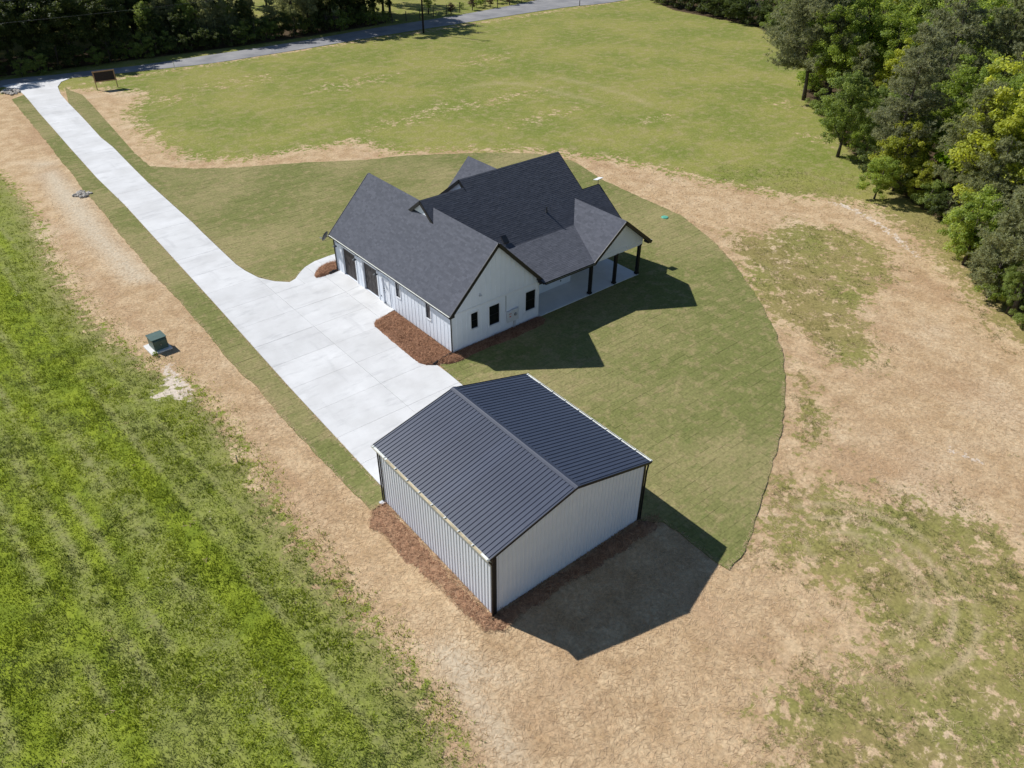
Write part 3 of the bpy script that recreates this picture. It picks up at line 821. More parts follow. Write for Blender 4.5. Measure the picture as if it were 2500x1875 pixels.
# plinth, kitchen side and porch walls
mb = MB(); mb.box(0.03, 0.3, 0.03, 15.07, -0.03, 0.121); mb.box(0.3, 7.36, 0.03, 0.3, -0.03, 0.121); mb.build('foundation', M['concrete_base'], house)
mb = MB(); mb.box(7.23, 7.369, 0.141, 2.41, 0.12, 3.0); mb.build('wall', M['white'], house)
mb = MB(); mb.box(7.37, 12.78, 2.41, 2.55, 0.10, 3.05); mb.build('porch_wall', M['white'], house)
mb = MB(); mb.box(12.64, 12.778, 2.551, 5.0, 0.10, 3.4); mb.build('wall', M['white'], house)
mb = MB(); mb.box(12.64, 16.1, 5.0, 5.14, 0.10, 4.6); mb.build('wall', M['white'], house)
mb = MB(); mb.slab([(15.96, 5.141, 0.1), (15.96, 13.2, 0.1), (15.96, 13.2, 3.9), (15.96, 8.05, 7.68), (15.96, 5.141, 5.5)], (0.14, 0, 0)); mb.build('gable_wall', M['white'], house)
mb = MB(); mb.slab([(17.5, 5.2, 0.1), (17.5, 8.3, 0.1), (17.5, 8.3, 3.2), (17.5, 5.2, 5.55)], (0.14, 0, 0)); mb.build('gable_wall', M['white'], house)
mb = MB(); mb.box(16.1, 17.5, 8.16, 8.3, 0.1, 3.2); mb.build('wall', M['white'], house)
mb = MB(); mb.box(7.37, 15.96, 13.06, 13.2, 0.1, 3.9); mb.build('wall', M['white'], house)
mb = MB(); mb.slab([(6.90, 4.6, 5.1), (6.90, 11.5, 5.1), (6.90, 8.05, 7.68)], (0.14, 0, 0)); mb.build('gable_wall', M['white'], house)
mb = MB(); mb.slab([(3.14, 5.4, 5.6), (3.14, 9.6, 5.6), (3.14, 7.47, 7.24)], (0.14, 0, 0)); mb.build('gable_wall', M['white'], house)
# porch ceiling keeps the porch in shade as the closed soffit does
mb = MB(); mb.slab([(7.45, -0.05, 2.92), (17.62, -0.05, 2.92), (17.62, 5.0, 2.92), (12.8, 5.0, 2.92), (12.8, 2.4, 2.92), (7.45, 2.4, 2.92)], (0, 0, 0.03)); mb.build('porch_ceiling', M['trim_white'], house)

# battens, one by one
def batten(x0, x1, y0, y1, z0, z1):
    mb = MB(); mb.box(x0, x1, y0, y1, z0, z1); mb.build('batten', M['white'], house)
y = 0.44
while y < 15.0:
    spans = [(0.14, 2.98)]
    for h, pad in ((D1, .16), (D2, .16), (DOOR, .14), (W1, .09), (W2, .09)):
        if h[0] - pad < y < h[1] + pad:
            spans = [s_ for s_ in ((0.14, h[2] - pad), (h[3] + pad, 2.98)) if s_[1] - s_[0] > 0.12]
    for a, b in spans: batten(-0.014, -0.001, y - .024, y + .024, a, b)
    y += 0.425
x = 0.42
while x < 7.2:
    spans = [(0.14, 2.80)]
    for h in (N1, N2, N3):
        if h[0] - .1 < x < h[1] + .1: spans = [(0.14, h[2] - .13), (h[3] + .09, 2.80)]
    for a, b in spans: batten(x - .024, x + .024, -0.022, -0.001, a, b)
    zt = wing_z(x) - 0.30
    if zt > 3.1: batten(x - .024, x + .024, -0.022, -0.001, 2.93, zt)
    x += 0.40
mb = MB(); mb.box(0.02, 7.36, -0.030, -0.001, 2.80, 2.93); mb.build('belt_board', M['trim_white'], house)
mb = MB(); mb.box(-0.03, 0.09, -0.03, -0.003, 0.12, 3.0); mb.box(-0.03, -0.003, -0.003, 0.09, 0.12, 3.0); mb.build('corner_board', M['trim_white'], house)
mb = MB(); mb.box(7.28, 7.40, -0.03, -0.003, 0.12, 3.05); mb.box(7.372, 7.40, -0.003, 0.10, 0.12, 3.05); mb.build('corner_board', M['trim_white'], house)
mb = MB(); mb.box(-0.03, -0.003, 15.0, 15.12, 0.12, 3.0); mb.build('corner_board', M['trim_white'], house)
mb = MB(); mb.box(-0.026, -0.002, 0.10, 14.98, 2.98, 3.17); mb.build('frieze_board', M['trim_white'], house)

# openings on the garage side
def trim_x(h, w=0.11, sill=True, name='door_trim'):
    mb = MB(); a0, a1, b0, b1 = h
    mb.box(-0.035, -0.001, a0 - w, a0, b0, b1 + w); mb.box(-0.035, -0.001, a1, a1 + w, b0, b1 + w); mb.box(-0.035, -0.001, a0, a1, b1, b1 + w)
    if sill: mb.box(-0.04, -0.001, a0 - w, a1 + w, b0 - .08, b0)
    return mb
for h in (D1, D2):
    g = empty('garage_door'); g.parent = house
    trim_x(h, 0.14, False).build('door_frame', M['trim_white'], g)
    nrow = 4
    hh = (h[3] - h[2]) / nrow
    for r in range(nrow):
        mb = MB()
        mb.box(0.10, 0.14, h[0] + .005, h[1] - .005, h[2] + r * hh + .006, h[2] + (r + 1) * hh - .006)
        for c in range(4):
            w_ = (h[1] - h[0]) / 4
            mb.box(0.088, 0.099, h[0] + c * w_ + .06, h[0] + (c + 1) * w_ - .06, h[2] + r * hh + .09, h[2] + (r + 1) * hh - .09)
        mb.build('door_panel', M['garage'], g)
    mb = MB(); mb.box(0.16, 0.19, h[0], h[1], h[2], h[3]); mb.build('door_backing', M['black'], g)
g = empty('entry_door'); g.parent = house
trim_x(DOOR, 0.11, False).build('door_frame', M['trim_white'], g)
mb = MB(); mb.box(0.05, 0.09, DOOR[0] + .01, DOOR[1] - .01, DOOR[2] + .02, DOOR[3] - .01)
for a0, a1 in ((0.09, 0.37), (0.45, 0.72)):
    for b0, b1 in ((0.2, 0.85), (1.0, 1.85)): mb.box(0.038, 0.049, DOOR[0] + a0, DOOR[0] + a1, DOOR[2] + b0, DOOR[2] + b1)
mb.build('door_leaf', M['trim_white'], g)
mb = MB(); mb.lathe([(0.001, -.05), (.035, -.045), (.035, -.02), (.012, -.015), (.012, 0.02)], (0.02, DOOR[1] - .1, 1.20), 12, (1, 0, 0)); mb.build('door_handle', M['black'], g)
mb = MB(); mb.lathe([(0.001, -.03), (.03, -.028), (.03, 0.02)], (0.03, DOOR[1] - .1, 1.38), 12, (1, 0, 0)); mb.build('deadbolt', M['black'], g)
mb = MB(); mb.box(-0.08, 0.09, DOOR[0], DOOR[1], DOOR[2] - .04, DOOR[2] + .015); mb.build('threshold', M['steel'], g)

def window(plane, h, trimc='trim_white'):
    a0, a1, b0, b1 = h
    w = empty('window'); w.parent = house
    def bx(mb, d0, d1, p0, p1, q0, q1):
        if plane == 'x': mb.box(d0, d1, p0, p1, q0, q1)
        else: mb.box(p0, p1, d0, d1, q0, q1)
    t = .085
    mb = MB(); bx(mb, -.036, -.001, a0 - t, a0, b0 - t, b1 + t); bx(mb, -.036, -.001, a1, a1 + t, b0 - t, b1 + t); bx(mb, -.036, -.001, a0, a1, b1, b1 + t); bx(mb, -.05, -.001, a0, a1, b0 - t, b0)
    mb.build('window_casing', M[trimc], w)
    f_ = .045
    mb = MB(); bx(mb, .015, .07, a0, a0 + f_, b0, b1); bx(mb, .015, .07, a1 - f_, a1, b0, b1); bx(mb, .015, .07, a0 + f_, a1 - f_, b0, b0 + f_); bx(mb, .015, .07, a0 + f_, a1 - f_, b1 - f_, b1)
    mb.build('window_frame', M['black'], w)
    m_ = (b0 + b1) / 2
    mb = MB(); bx(mb, .02, .065, a0 + f_, a1 - f_, m_ - .02, m_ + .02); mb.build('meeting_rail', M['black'], w)
    for q0, q1, d in ((b0 + f_, m_ - .02, .05), (m_ + .02, b1 - f_, .035)):
        mb = MB(); bx(mb, d, d + .012, a0 + f_, a1 - f_, q0, q1); mb.build('pane', M['glass_reflect' if plane == 'x' else 'glass'], w)
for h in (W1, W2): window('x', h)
for h in (N1, N2, N3): window('y', h)

# gooseneck barn lights above the garage
for yy in (8.72, 11.66, 14.55):
    l = empty('wall_lamp', (0, 0, 0)); l.parent = house
    mb = MB(); mb.lathe([(0.001, 0), (.06, 0), (.055, .03), (.001, .032)], (-0.002, yy, 2.60), 14, (-1, 0, 0))
    mb.tube([(-.03, yy, 2.60), (-.12, yy, 2.70), (-.22, yy, 2.71), (-.29, yy, 2.62), (-.30, yy, 2.50)], [.012] * 5, 8); mb.build('lamp_arm', M['black'], l)
    mb = MB(); mb.lathe([(.03, .10), (.05, .09), (.06, .04), (.16, -.02), (.165, -.04), (.15, -.03), (.05, .03)], (-.30, yy, 2.42), 18); mb.build('lamp_shade', M['dish'], l, True)

# ---- roofs
SH_A, SH_B = np.array((0.090, 0.095, 0.114)), np.array((0.116, 0.121, 0.144))
def roof_plane(poly, A, T, O, expo=0.145, thick=0.17, bright=1.0, name='roof'):
    """poly: (a,t) outline on the slope; A along the eave, T up the slope"""
    A, T, O = Vector(A).normalized(), Vector(T).normalized(), Vector(O)
    N = A.cross(T)
    if N.z < 0: N = -N
    W = lambda a, t, n=0.0: O + A * a + T * t + N * n
    r_ = empty(name); r_.parent = house
    mb = MB(); mb.slab([W(a, t) for a, t in poly], -N * thick); mb.build('roof_deck', M['deck'], r_)
    sh = MB()
    t0, t1 = min(q[1] for q in poly), max(q[1] for q in poly)
    t = t0
    while t < t1 - .02:
        te = min(t + expo, t1)
        tm = (t + te) / 2
        xs = []
        for i in range(len(poly)):
            (ax, ay), (bx, by) = poly[i], poly[(i + 1) % len(poly)]
            if (ay > tm) != (by > tm): xs.append(ax + (bx - ax) * (tm - ay) / (by - ay))
        if len(xs) >= 2:
            a0, a1 = min(xs), max(xs)
            a = a0 - random.uniform(0, .3)
            while a < a1:
                w = random.choice((0.16, 0.22, 0.30, 0.38))
                p0, p1 = max(a, a0), min(a + w, a1)
                a += w
                if p1 - p0 < .015: continue
                hgt = random.choice((0.009, 0.010, 0.011, 0.013))
                c = (SH_A + (SH_B - SH_A) * random.random() ** 1.3) * bright * random.uniform(.95, 1.05)
                lo = t - .012
                vs = [W(p0, lo, .002), W(p1, lo, .002), W(p1, lo, hgt), W(p0, lo, hgt), W(p1, te, .004), W(p0, te, .004)]
                sh.add(vs, [(0, 1, 2, 3), (3, 2, 4, 5), (1, 4, 2), (0, 3, 5)], tuple(c))
        t += expo
    me = sh.mesh('shingles', M['shingle'])
    o = link('shingles', me, r_)
    o['kind'] = 'stuff'
    return r_

RL = 15.1 + 0.265 * 2
sl = 3.90 * math.hypot(1, WK)
rw = roof_plane([(0, 0), (RL, 0), (RL, sl), (0, sl)], (0, 1, 0), (1, 0, WK), (-0.23, -0.265, WE))
roof_plane([(0, 0), (RL, 0), (RL, sl), (0, sl)], (0, 1, 0), (-1, 0, WK), (7.57, -0.265, WE))
kd = math.hypot(1, .75)
dp = lambda pts: [(x, (y - 1.6) * kd) for x, y in pts]
roof_plane(dp([(14.9, 1.7), (18.01, 1.7), (18.01, 5.19), (16.22, 5.19), (16.22, 8.05), (6.75, 8.05), (6.75, 7.47), (3.0, 7.47), (3.0, 5.85), (3.40, 6.35), (3.67, 6.62), (6.55, 3.05), (14.9, 3.05)]), (1, 0, 0), (0, 1, .75), (0, 1.6, dark_z(1.6)))
# far slopes
roof_plane([(0, 0), (9.47, 0), (9.47, 6.0 * kd), (0, 6.0 * kd)], (1, 0, 0), (0, -1, .75), (6.75, 14.05, 7.842 - 4.5))
roof_plane([(0, 0), (3.9, 0), (3.9, 5.6 * kd), (0, 5.6 * kd)], (1, 0, 0), (0, -1, .75), (3.0, 13.07, 7.407 - 4.2))
roof_plane([(0, 0), (1.9, 0), (1.9, 3.4 * kd), (0, 3.4 * kd)], (1, 0, 0), (0, -1, .75), (16.11, 8.57, 5.697 - 2.55))
# porch lean-to
kp = math.hypot(1, .305)
roof_plane([(7.35, 0), (12.32, 0), (13.95, 3.9 * kp), (6.2, 3.9 * kp)], (1, 0, 0), (0, 1, .305), (0, -0.6, porch_z(-0.6)), name='porch_roof')
# cross gable over the porch
kc = math.hypot(1, CK)
c_half = 3.02
zt = lambda t: CR - CK * c_half + t * CK / kc
yb = lambda z: max((z - 1.804) / .75 if z > 4.15 else (z - 3.22) / .305, -0.55) + .14
ts = [0, (4.15 - zt(0)) / (CK / kc), c_half * kc]
roof_plane([(-0.6, 0), (yb(zt(0)), 0), (yb(4.15) - .02, ts[1]), (yb(4.16), ts[1] + .01), (yb(CR), ts[2]), (-0.6, ts[2])], (0, 1, 0), (1, 0, CK), (CX - c_half, 0, zt(0)), name='porch_roof')
yb2 = lambda z: (z - 1.804) / .75 + .16
roof_plane([(-0.6, 0), (yb2(zt(0)) + .2, 0), (yb2(CR), ts[2]), (-0.6, ts[2])], (0, 1, 0), (-1, 0, CK), (CX + c_half, 0, zt(0)), name='porch_roof')
# front gable beyond the main ridge
roof_plane([(0, 0), (6.0, 0), (6.0, 3.1 * 1.4142), (0, 3.1 * 1.4142)], (0, 1, 0), (1, 0, 1), (9.35, 8.6, 3.42))
roof_plane([(0, 0), (6.0, 0), (6.0, 3.1 * 1.4142), (0, 3.1 * 1.4142)], (0, 1, 0), (-1, 0, 1), (15.55, 8.6, 3.42))
mb = MB(); mb.slab([(9.75, 14.3, 0.1), (15.15, 14.3, 0.1), (15.15, 14.3, 3.6), (12.45, 14.3, 6.3), (9.75, 14.3, 3.6)], (0, -.14, 0)); mb.build('gable_wall', M['white'], house)

# rakes and fascias (black)
def rake(p, q, name='rake_board', w=0.035, h=0.24):
    mb = MB(); mb.beam(p, q, w, h); mb.build(name, M['black'], house)
for yy in (-0.283, 15.383):
    rake((-0.23, yy, WE - .125), (3.67, yy, WR - .125)); rake((7.57, yy, WE - .125), (3.67, yy, WR - .125))
rake((2.98, 5.80, dark_z(5.80) - .13), (2.98, 7.47, 7.407 - .13)); rake((2.98, 9.9, 7.407 - .75 * 2.43 - .13), (2.98, 7.47, 7.407 - .13))
rake((6.73, 7.3, dark_z(7.3) - .13), (6.73, 8.05, 7.842 - .13)); rake((6.73, 12.6, 7.842 - .75 * 4.55 - .13), (6.73, 8.05, 7.842 - .13))
rake((16.24, 5.2, dark_z(5.2) - .13), (16.24, 8.05, 7.842 - .13)); rake((16.24, 14.0, 7.842 - .75 * 5.95 - .13), (16.24, 8.05, 7.842 - .13))
rake((18.03, 1.7, dark_z(1.7) - .13), (18.03, 5.18, 5.69 - .13)); rake((18.03, 8.55, 5.69 - .75 * 3.37 - .13), (18.03, 5.18, 5.69 - .13))
rake((CX - c_half, -0.618, zt(0) - .13), (CX, -0.618, CR - .13)); rake((CX + c_half, -0.618, zt(0) - .13), (CX, -0.618, CR - .13))
# soffits of the overhanging rakes (dark)
def soffit(pts):
    mb = MB(); mb.slab(pts, (0, 0, -.02)); mb.build('soffit', M['black'], house)
# eave returns at the wing corners
for xx0, xx1 in ((-0.22, 0.10), (7.27, 7.56)):
    mb = MB(); mb.box(xx0, xx1, -0.262, -0.032, WE - .20, WE - .02); mb.build('eave_return', M['black'], house)
for xx0, xx1 in ((12.12, 12.4), (17.8, 18.08)):
    mb = MB(); mb.box(xx0, xx1, -0.58, -0.12, zt(0) - .19, zt(0) + .02); mb.build('eave_return', M['black'], house)

def gutter(parent, p, q, out, w=0.12, h=0.12, inner='gutter_in', outer='black', end=True):
    """open K-style gutter from p to q (back top edge), opening upwards; out = outward horizontal unit vector"""
    p, q, out = Vector(p), Vector(q), Vector(out)
    g_ = empty('gutter'); g_.parent = parent
    dn = Vector((0, 0, -h))
    a = MB()
    a.slab([p, q, q + dn, p + dn], out * .006)                                   # back
    a.slab([p + dn, q + dn, q + dn + out * w * .8, p + dn + out * w * .8], Vector((0, 0, .006)))
    a.slab([p + dn + out * w * .8, q + dn + out * w * .8, q + out * w + Vector((0, 0, -.01)), p + out * w + Vector((0, 0, -.01))], -out * .006)
    if end:
        for c in (p, q): a.slab([c, c + dn, c + dn + out * w * .8, c + out * w + Vector((0, 0, -.01))], (q - p).normalized() * .006 * (1 if c is p else -1))
    a.build('gutter_trough', M[outer], g_)
    a = MB(); e = (q - p).normalized() * .02
    a.slab([p + e + dn * .35 + out * .008, q - e + dn * .35 + out * .008, q - e + dn * .35 + out * (w * .92), p + e + dn * .35 + out * (w * .92)], (0, 0, .004))
    a.build('gutter_bed', M[inner], g_)
    a = MB(); a.beam(p + out * w, q + out * w, .012, .012); a.build('gutter_lip', M[inner], g_)
    return g_
gutter(house, (-0.235, -0.26, WE - .02), (-0.235, 15.36, WE - .02), (-1, 0, 0))
gutter(house, (7.42, -0.608, porch_z(-.6) - .03), (12.12, -0.608, porch_z(-.6) - .03), (0, -1, 0), inner='gutter_dark')
gutter(house, (18.13, -0.55, zt(0) - .02), (18.13, 1.7, zt(0) - .02), (1, 0, 0))
gutter(house, (7.575, -0.26, WE - .02), (7.575, 0.4, WE - .02), (1, 0, 0))

# downspouts and black drain pipes
mb = MB(); mb.tube([(-.30, -.20, WE - .14), (-.26, -.18, 2.86), (-.075, -.05, 2.72), (-.075, -.05, .16), (-.2, -.12, .06)], [.042] * 5, 8); mb.build('downspout', M['black'], house)
mb = MB(); mb.tube([(-.15, -.09, .20), (-.7, -.12, .17), (-1.3, -.2, .13), (-1.72, -.27, .09)], [.065] * 4, 10); mb.build('drain_pipe', M['black'], house)
mb = MB(); mb.tube([(-.30, 15.30, WE - .14), (-.26, 15.25, 2.86), (-.075, 15.10, 2.72), (-.075, 15.10, .16), (-.18, 15.12, .1)], [.042] * 5, 8); mb.build('downspout', M['black'], house)
mb = MB(); mb.tube([(-.1, 15.10, .14), (-.5, 15.06, .16), (-.85, 14.98, .12)], [.07, .08, .07], 10); mb.build('drain_pipe', M['black'], house)

# porch: slab, posts, beam, gable board
tagp = MB(); tagp.prism([(7.375, -0.02), (17.72, -0.02), (17.72, 5.0), (12.64, 5.0), (12.64, 2.41), (7.375, 2.41)], -0.02, 0.10); tagp.build('porch_slab', M['concrete_porch'], house)
for px_ in (12.55, 15.11, 17.62):
    mb = MB(); mb.box(px_ - .105, px_ + .105, -0.005, .205, 0.10, 2.62); mb.box(px_ - .14, px_ + .14, -0.04, .24, 0.10, 0.24); mb.box(px_ - .13, px_ + .13, -0.03, .23, 2.50, 2.62)
    mb.build('post', M['post'], house)
mb = MB(); mb.box(7.42, 12.44, 0.0, .18, 2.60, 2.90); mb.build('porch_beam', M['post'], house)
mb = MB(); mb.box(17.53, 17.71, 0.22, 5.0, 2.60, 2.90); mb.build('porch_beam', M['post'], house)
gx0, gx1 = 12.42, 17.78
mb = MB(); mb.slab([(gx0, -.03, 2.58), (gx1, -.03, 2.58), (gx1, -.03, cross_z(gx1) - .16), (CX, -.03, CR - .16), (gx0, -.03, cross_z(gx0) - .16)], (0, .20, 0)); mb.build('gable_wall', M['white'], house)
x = gx0 + .15
while x < gx1:
    z1_ = cross_z(x) - .19
    if z1_ > 2.8:
        mb = MB(); mb.box(x - .011, x + .011, -.040, -.031, 2.60, z1_); mb.build('batten', M['white'], house)
    x += .203
# hose bibs and outlet on the porch wall
mb = MB(); mb.box(11.72, 11.80, 2.385, 2.409, .42, .54); mb.build('outlet_cover', M['black'], house)
mb = MB(); mb.box(7.55, 7.61, 2.385, 2.409, .42, .52); mb.build('outlet_cover', M['black'], house)
mb = MB(); mb.box(-0.03, -0.001, 8.66, 8.72, .55, .65); mb.build('outlet_cover', M['black'], house)

# utility boxes on the near gable wall
u_ = empty('disconnect_box'); u_.parent = house
mb = MB(); mb.box(4.52, 4.91, -.16, -.023, .74, 1.56); mb.box(4.51, 4.92, -.18, -.162, .80, 1.50); mb.build('box_case', M['box_grey'], u_)
mb = MB(); mb.box(4.62, 4.83, -.184, -.181, 1.36, 1.40); mb.box(4.66, 4.80, -.184, -.181, 1.13, 1.21); mb.build('warning_label', M['red'], u_)
u_ = empty('meter_box'); u_.parent = house
mb = MB(); mb.box(4.94, 5.47, -.15, -.023, .73, 1.58); mb.box(4.93, 5.48, -.19, -.023, 1.585, 1.61); mb.build('box_case', M['box_grey'], u_)
mb = MB(); mb.lathe([(.001, .10), (.06, .095), (.085, .07), (.09, 0.0)], (5.20, -.151, 1.20), 20, (0, -1, 0)); mb.build('meter_dome', M['steel'], u_, True)
mb = MB(); mb.lathe([(.11, .02), (.115, 0.0), (.09, .02)], (5.20, -.151, 1.20), 20, (0, -1, 0)); mb.build('meter_ring', M['dish'], u_)
mb = MB(); mb.tube([(5.13, -.08, .73), (5.13, -.08, .05)], [.04, .04], 10); mb.tube([(5.25, -.08, .73), (5.25, -.08, .05)], [.025, .025], 10); mb.build('conduit', M['box_grey'], house)
mb = MB(); mb.box(4.45, 4.49, -.03, -.001, 1.58, 2.79); mb.build('conduit', M['steel'], house)
mb = MB(); mb.box(2.22, 2.36, -.06, -.001, 3.58, 3.74); mb.lathe([(.001, .1), (.05, .1), (.04, 0)], (2.25, -.06, 3.62), 10, (-.3, -.8, -.5)); mb.lathe([(.001, .1), (.05, .1), (.04, 0)], (2.34, -.06, 3.62), 10, (.3, -.8, -.5)); mb.build('flood_light', M['box_grey'], house)

# roof vents
def vent(x, y, h, r, z):
    v_ = MB(); v_.tube([(x, y, z - .1), (x, y, z + h)], [r, r], 10); v_.lathe([(r * 2.2, -.02), (r * 1.3, .10), (r * 1.02, .14)], (x, y, z), 12); v_.build('vent_pipe', M['steel_dark'], house)
vent(12.0, 4.50, .42, .05, dark_z(4.50))
mb = MB(); mb.slab([(7.15, 3.45, dark_z(3.45) + .03), (7.6, 3.45, dark_z(3.45) + .03), (7.6, 3.85, dark_z(3.85) + .10), (7.15, 3.85, dark_z(3.85) + .10)], (0, 0, .12)); mb.build('roof_vent', M['steel_dark'], house)

# dishes
dsh = empty('satellite_dish', (-0.12, 15.62, 2.55), 0, 'dark grey satellite dish on the far garage corner by the black downspout', 'satellite dish')
mb = MB(); ax = Vector((-.45, .75, .35)).normalized()
mb.lathe([(.001, 0), (.14, .012), (.28, .05), (.40, .105), (.405, .10), (.28, .035), (.001, -.02)], (-.22, .10, .22), 24, ax); mb.build('reflector', M['dish'], dsh, True)
mb = MB(); mb.tube([(.10, -.24, .22), (.0, -.08, .24), (-.2, .08, .20)], [.022] * 3, 8); mb.tube([(-.22, .10, -.16), (-.45, .50, .02)], [.014, .014], 6); mb.build('mast', M['dish'], dsh)
mb = MB(); mb.tube([(-.43, .46, .0), (-.50, .58, .06)], [.035, .05], 10); mb.build('receiver', M['box_grey'], dsh)
dsh = empty('satellite_dish', (17.93, 5.19, 5.70), 0, 'white flat dish on a short mast at the right end of the low ridge', 'satellite dish')
mb = MB(); mb.tube([(0, 0, -.15), (0, 0, .38)], [.02, .02], 8); mb.build('mast', M['black'], dsh)
mb = MB(); N_ = Vector((-.10, .25, 1)).normalized(); a_ = N_.cross(Vector((0, 1, 0))).normalized(); b_ = N_.cross(a_)
c0 = Vector((0, 0, .40)); mb.slab([c0 + a_ * .31 + b_ * .25, c0 - a_ * .31 + b_ * .25, c0 - a_ * .31 - b_ * .25, c0 + a_ * .31 - b_ * .25], N_ * .035); mb.build('panel', M['pvc'], dsh)

# ------------------------------------------------------------------ the metal shop
shop = empty('metal_shed', (SHED['x'], SHED['y'], 0), SHED['rot'], 'white ribbed metal shed with a low slate blue metal roof in the foreground', 'shed')
SW, SL, SE, SR = 9.14, 8.95, 3.824, 5.05
OE, OG = 0.20, 0.12
SK = (SR - SE) / (SW / 2 + OE)
roof_at = lambda x: SR - SK * abs(x - SW / 2)

def ribbed(width, n_rib, rib_w=.05, rib_t=.025, hgt=.02):
    """profile of one sheet: (along, out)"""
    sp = width / n_rib
    pr = [(0, 0)]
    for i in range(n_rib):
        c = sp * (i + .5)
        pr += [(c - rib_w / 2, 0), (c - rib_t / 2, hgt), (c + rib_t / 2, hgt), (c + rib_w / 2, 0)]
    return pr + [(width, 0)]

def sheet_mesh(name, prof, p_of, m):
    """p_of(along, out, end) -> point; end 0 or 1"""
    vs, fs = [], []
    for a, o in prof: vs += [p_of(a, o, 0), p_of(a, o, 1)]
    for i in range(len(prof) - 1): fs.append((2 * i, 2 * i + 2, 2 * i + 3, 2 * i + 1))
    me = bpy.data.meshes.new(name)
    me.from_pydata([tuple(q) for q in vs], [], fs)
    me.materials.append(m)
    bm = bmesh.new(); bm.from_mesh(me)
    bm.to_mesh(me); bm.free()
    return me

n_pan = 10
pw = (SL + 2 * OG) / n_pan
prof = ribbed(pw, 4, .055, .028, .027)
ks = math.hypot(1, SK)
nl, nr = Vector((-SK, 0, 1)) / ks, Vector((SK, 0, 1)) / ks
left_me = sheet_mesh('roof_panel', prof, lambda a, o, e: Vector((-OE, a, SE) if e == 0 else (SW / 2, a, SR)) + nl * o, M['metal_roof'])
right_me = sheet_mesh('roof_panel', prof, lambda a, o, e: Vector((SW + OE, a, SE) if e == 0 else (SW / 2, a, SR)) + nr * o, M['metal_roof'])
for i in range(n_pan):
    for me in (left_me, right_me):
        link('roof_panel', me, shop, (0, -OG + i * pw, 0))
mb = MB(); mb.slab([(-OE + .02, -OG + .02, SE - .012), (-OE + .02, SL + OG - .02, SE - .012), (SW / 2, SL + OG - .02, SR - .012), (SW / 2, -OG + .02, SR - .012)], (0, 0, -.06))
mb.slab([(SW + OE - .02, -OG + .02, SE - .012), (SW + OE - .02, SL + OG - .02, SE - .012), (SW / 2 + .001, SL + OG - .02, SR - .012), (SW / 2 + .001, -OG + .02, SR - .012)], (0, 0, -.06)); mb.build('roof_underside', M['black'], shop)
# ridge cap: two flanges and a raised crown
mb = MB()
cw = .17
pts = [(SW / 2 - cw, roof_at(SW / 2 - cw) + .030), (SW / 2 - cw, roof_at(SW / 2 - cw) + .036), (SW / 2 - .045, SR + .035), (SW / 2 - .02, SR + .052), (SW / 2 + .02, SR + .052), (SW / 2 + .045, SR + .035), (SW / 2 + cw, roof_at(SW / 2 + cw) + .036), (SW / 2 + cw, roof_at(SW / 2 + cw) + .030)]
mb.slab([(x, -OG - .03, z) for x, z in pts], (0, SL + 2 * OG + .06, 0)); mb.build('ridge_cap', M['ridge'], shop)
# rake trim
for yy in (-OG - .012, SL + OG + .012):
    for xa in (-OE, SW + OE):
        mb = MB(); mb.beam((xa, yy, SE - .045), (SW / 2, yy, SR - .045), .03, .13); mb.build('rake_trim', M['black'], shop)

# wall sheets
wprof = ribbed(SL / 10, 4, .055, .028, .026)
wl = sheet_mesh('wall_panel', wprof, lambda a, o, e: Vector((-o, a, .06 if e == 0 else SE - .02)), M['metal_wall'])
wr = sheet_mesh('wall_panel', wprof, lambda a, o, e: Vector((SW + o, a, .06 if e == 0 else SE - .02)), M['metal_wall'])
for i in range(10):
    link('wall_panel', wl, shop, (0, i * SL / 10, 0))
    link('wall_panel', wr, shop, (0, i * SL / 10, 0))
gp = ribbed(SW / 10, 4, .06, .028, .030)
for i in range(10):
    x0 = i * SW / 10
    # sheets cut to the roof slope; the middle sheets get an extra point on the ridge line
    pr = [(a + x0, o) for a, o in gp]
    for yy, sgn in ((0, -1), (SL, 1)):
        me = sheet_mesh('wall_panel', pr, lambda a, o, e: Vector((a, yy + sgn * o, .06 if e == 0 else roof_at(a) - .07)), M['metal_wall'])
        link('wall_panel', me, shop)
mb = MB(); mb.box(.03, SW - .03, .03, SL - .03, -.03, .10); mb.build('slab_footing', M['concrete_base'], shop)
mb = MB(); mb.box(.03, .05, .05, SL - .05, .10, SE - .1); mb.box(SW - .05, SW - .03, .05, SL - .05, .10, SE - .1); mb.box(.05, SW - .05, .03, .05, .10, SE - .1); mb.box(.05, SW - .05, SL - .05, SL - .03, .10, SE - .1); mb.build('wall_liner', M['black'], shop)
# black corner trims
for cx_, cy_, sx, sy in ((0, 0, -1, -1), (SW, 0, 1, -1), (0, SL, -1, 1), (SW, SL, 1, 1)):
    mb = MB()
    x0, x1 = sorted((cx_ + sx * .026, cx_ - sx * .12))
    y0, y1 = sorted((cy_ + sy * .024, cy_ + sy * .034))
    mb.box(x0, x1, y0, y1, .03, SE - .08)
    x0, x1 = sorted((cx_ + sx * .024, cx_ + sx * .034))
    y0, y1 = sorted((cy_ + sy * .022, cy_ - sy * (.09 if sy > 0 else .02)))
    mb.box(x0, x1, y0, y1, .03, SE - .08)
    mb.build('corner_trim', M['black'], shop)
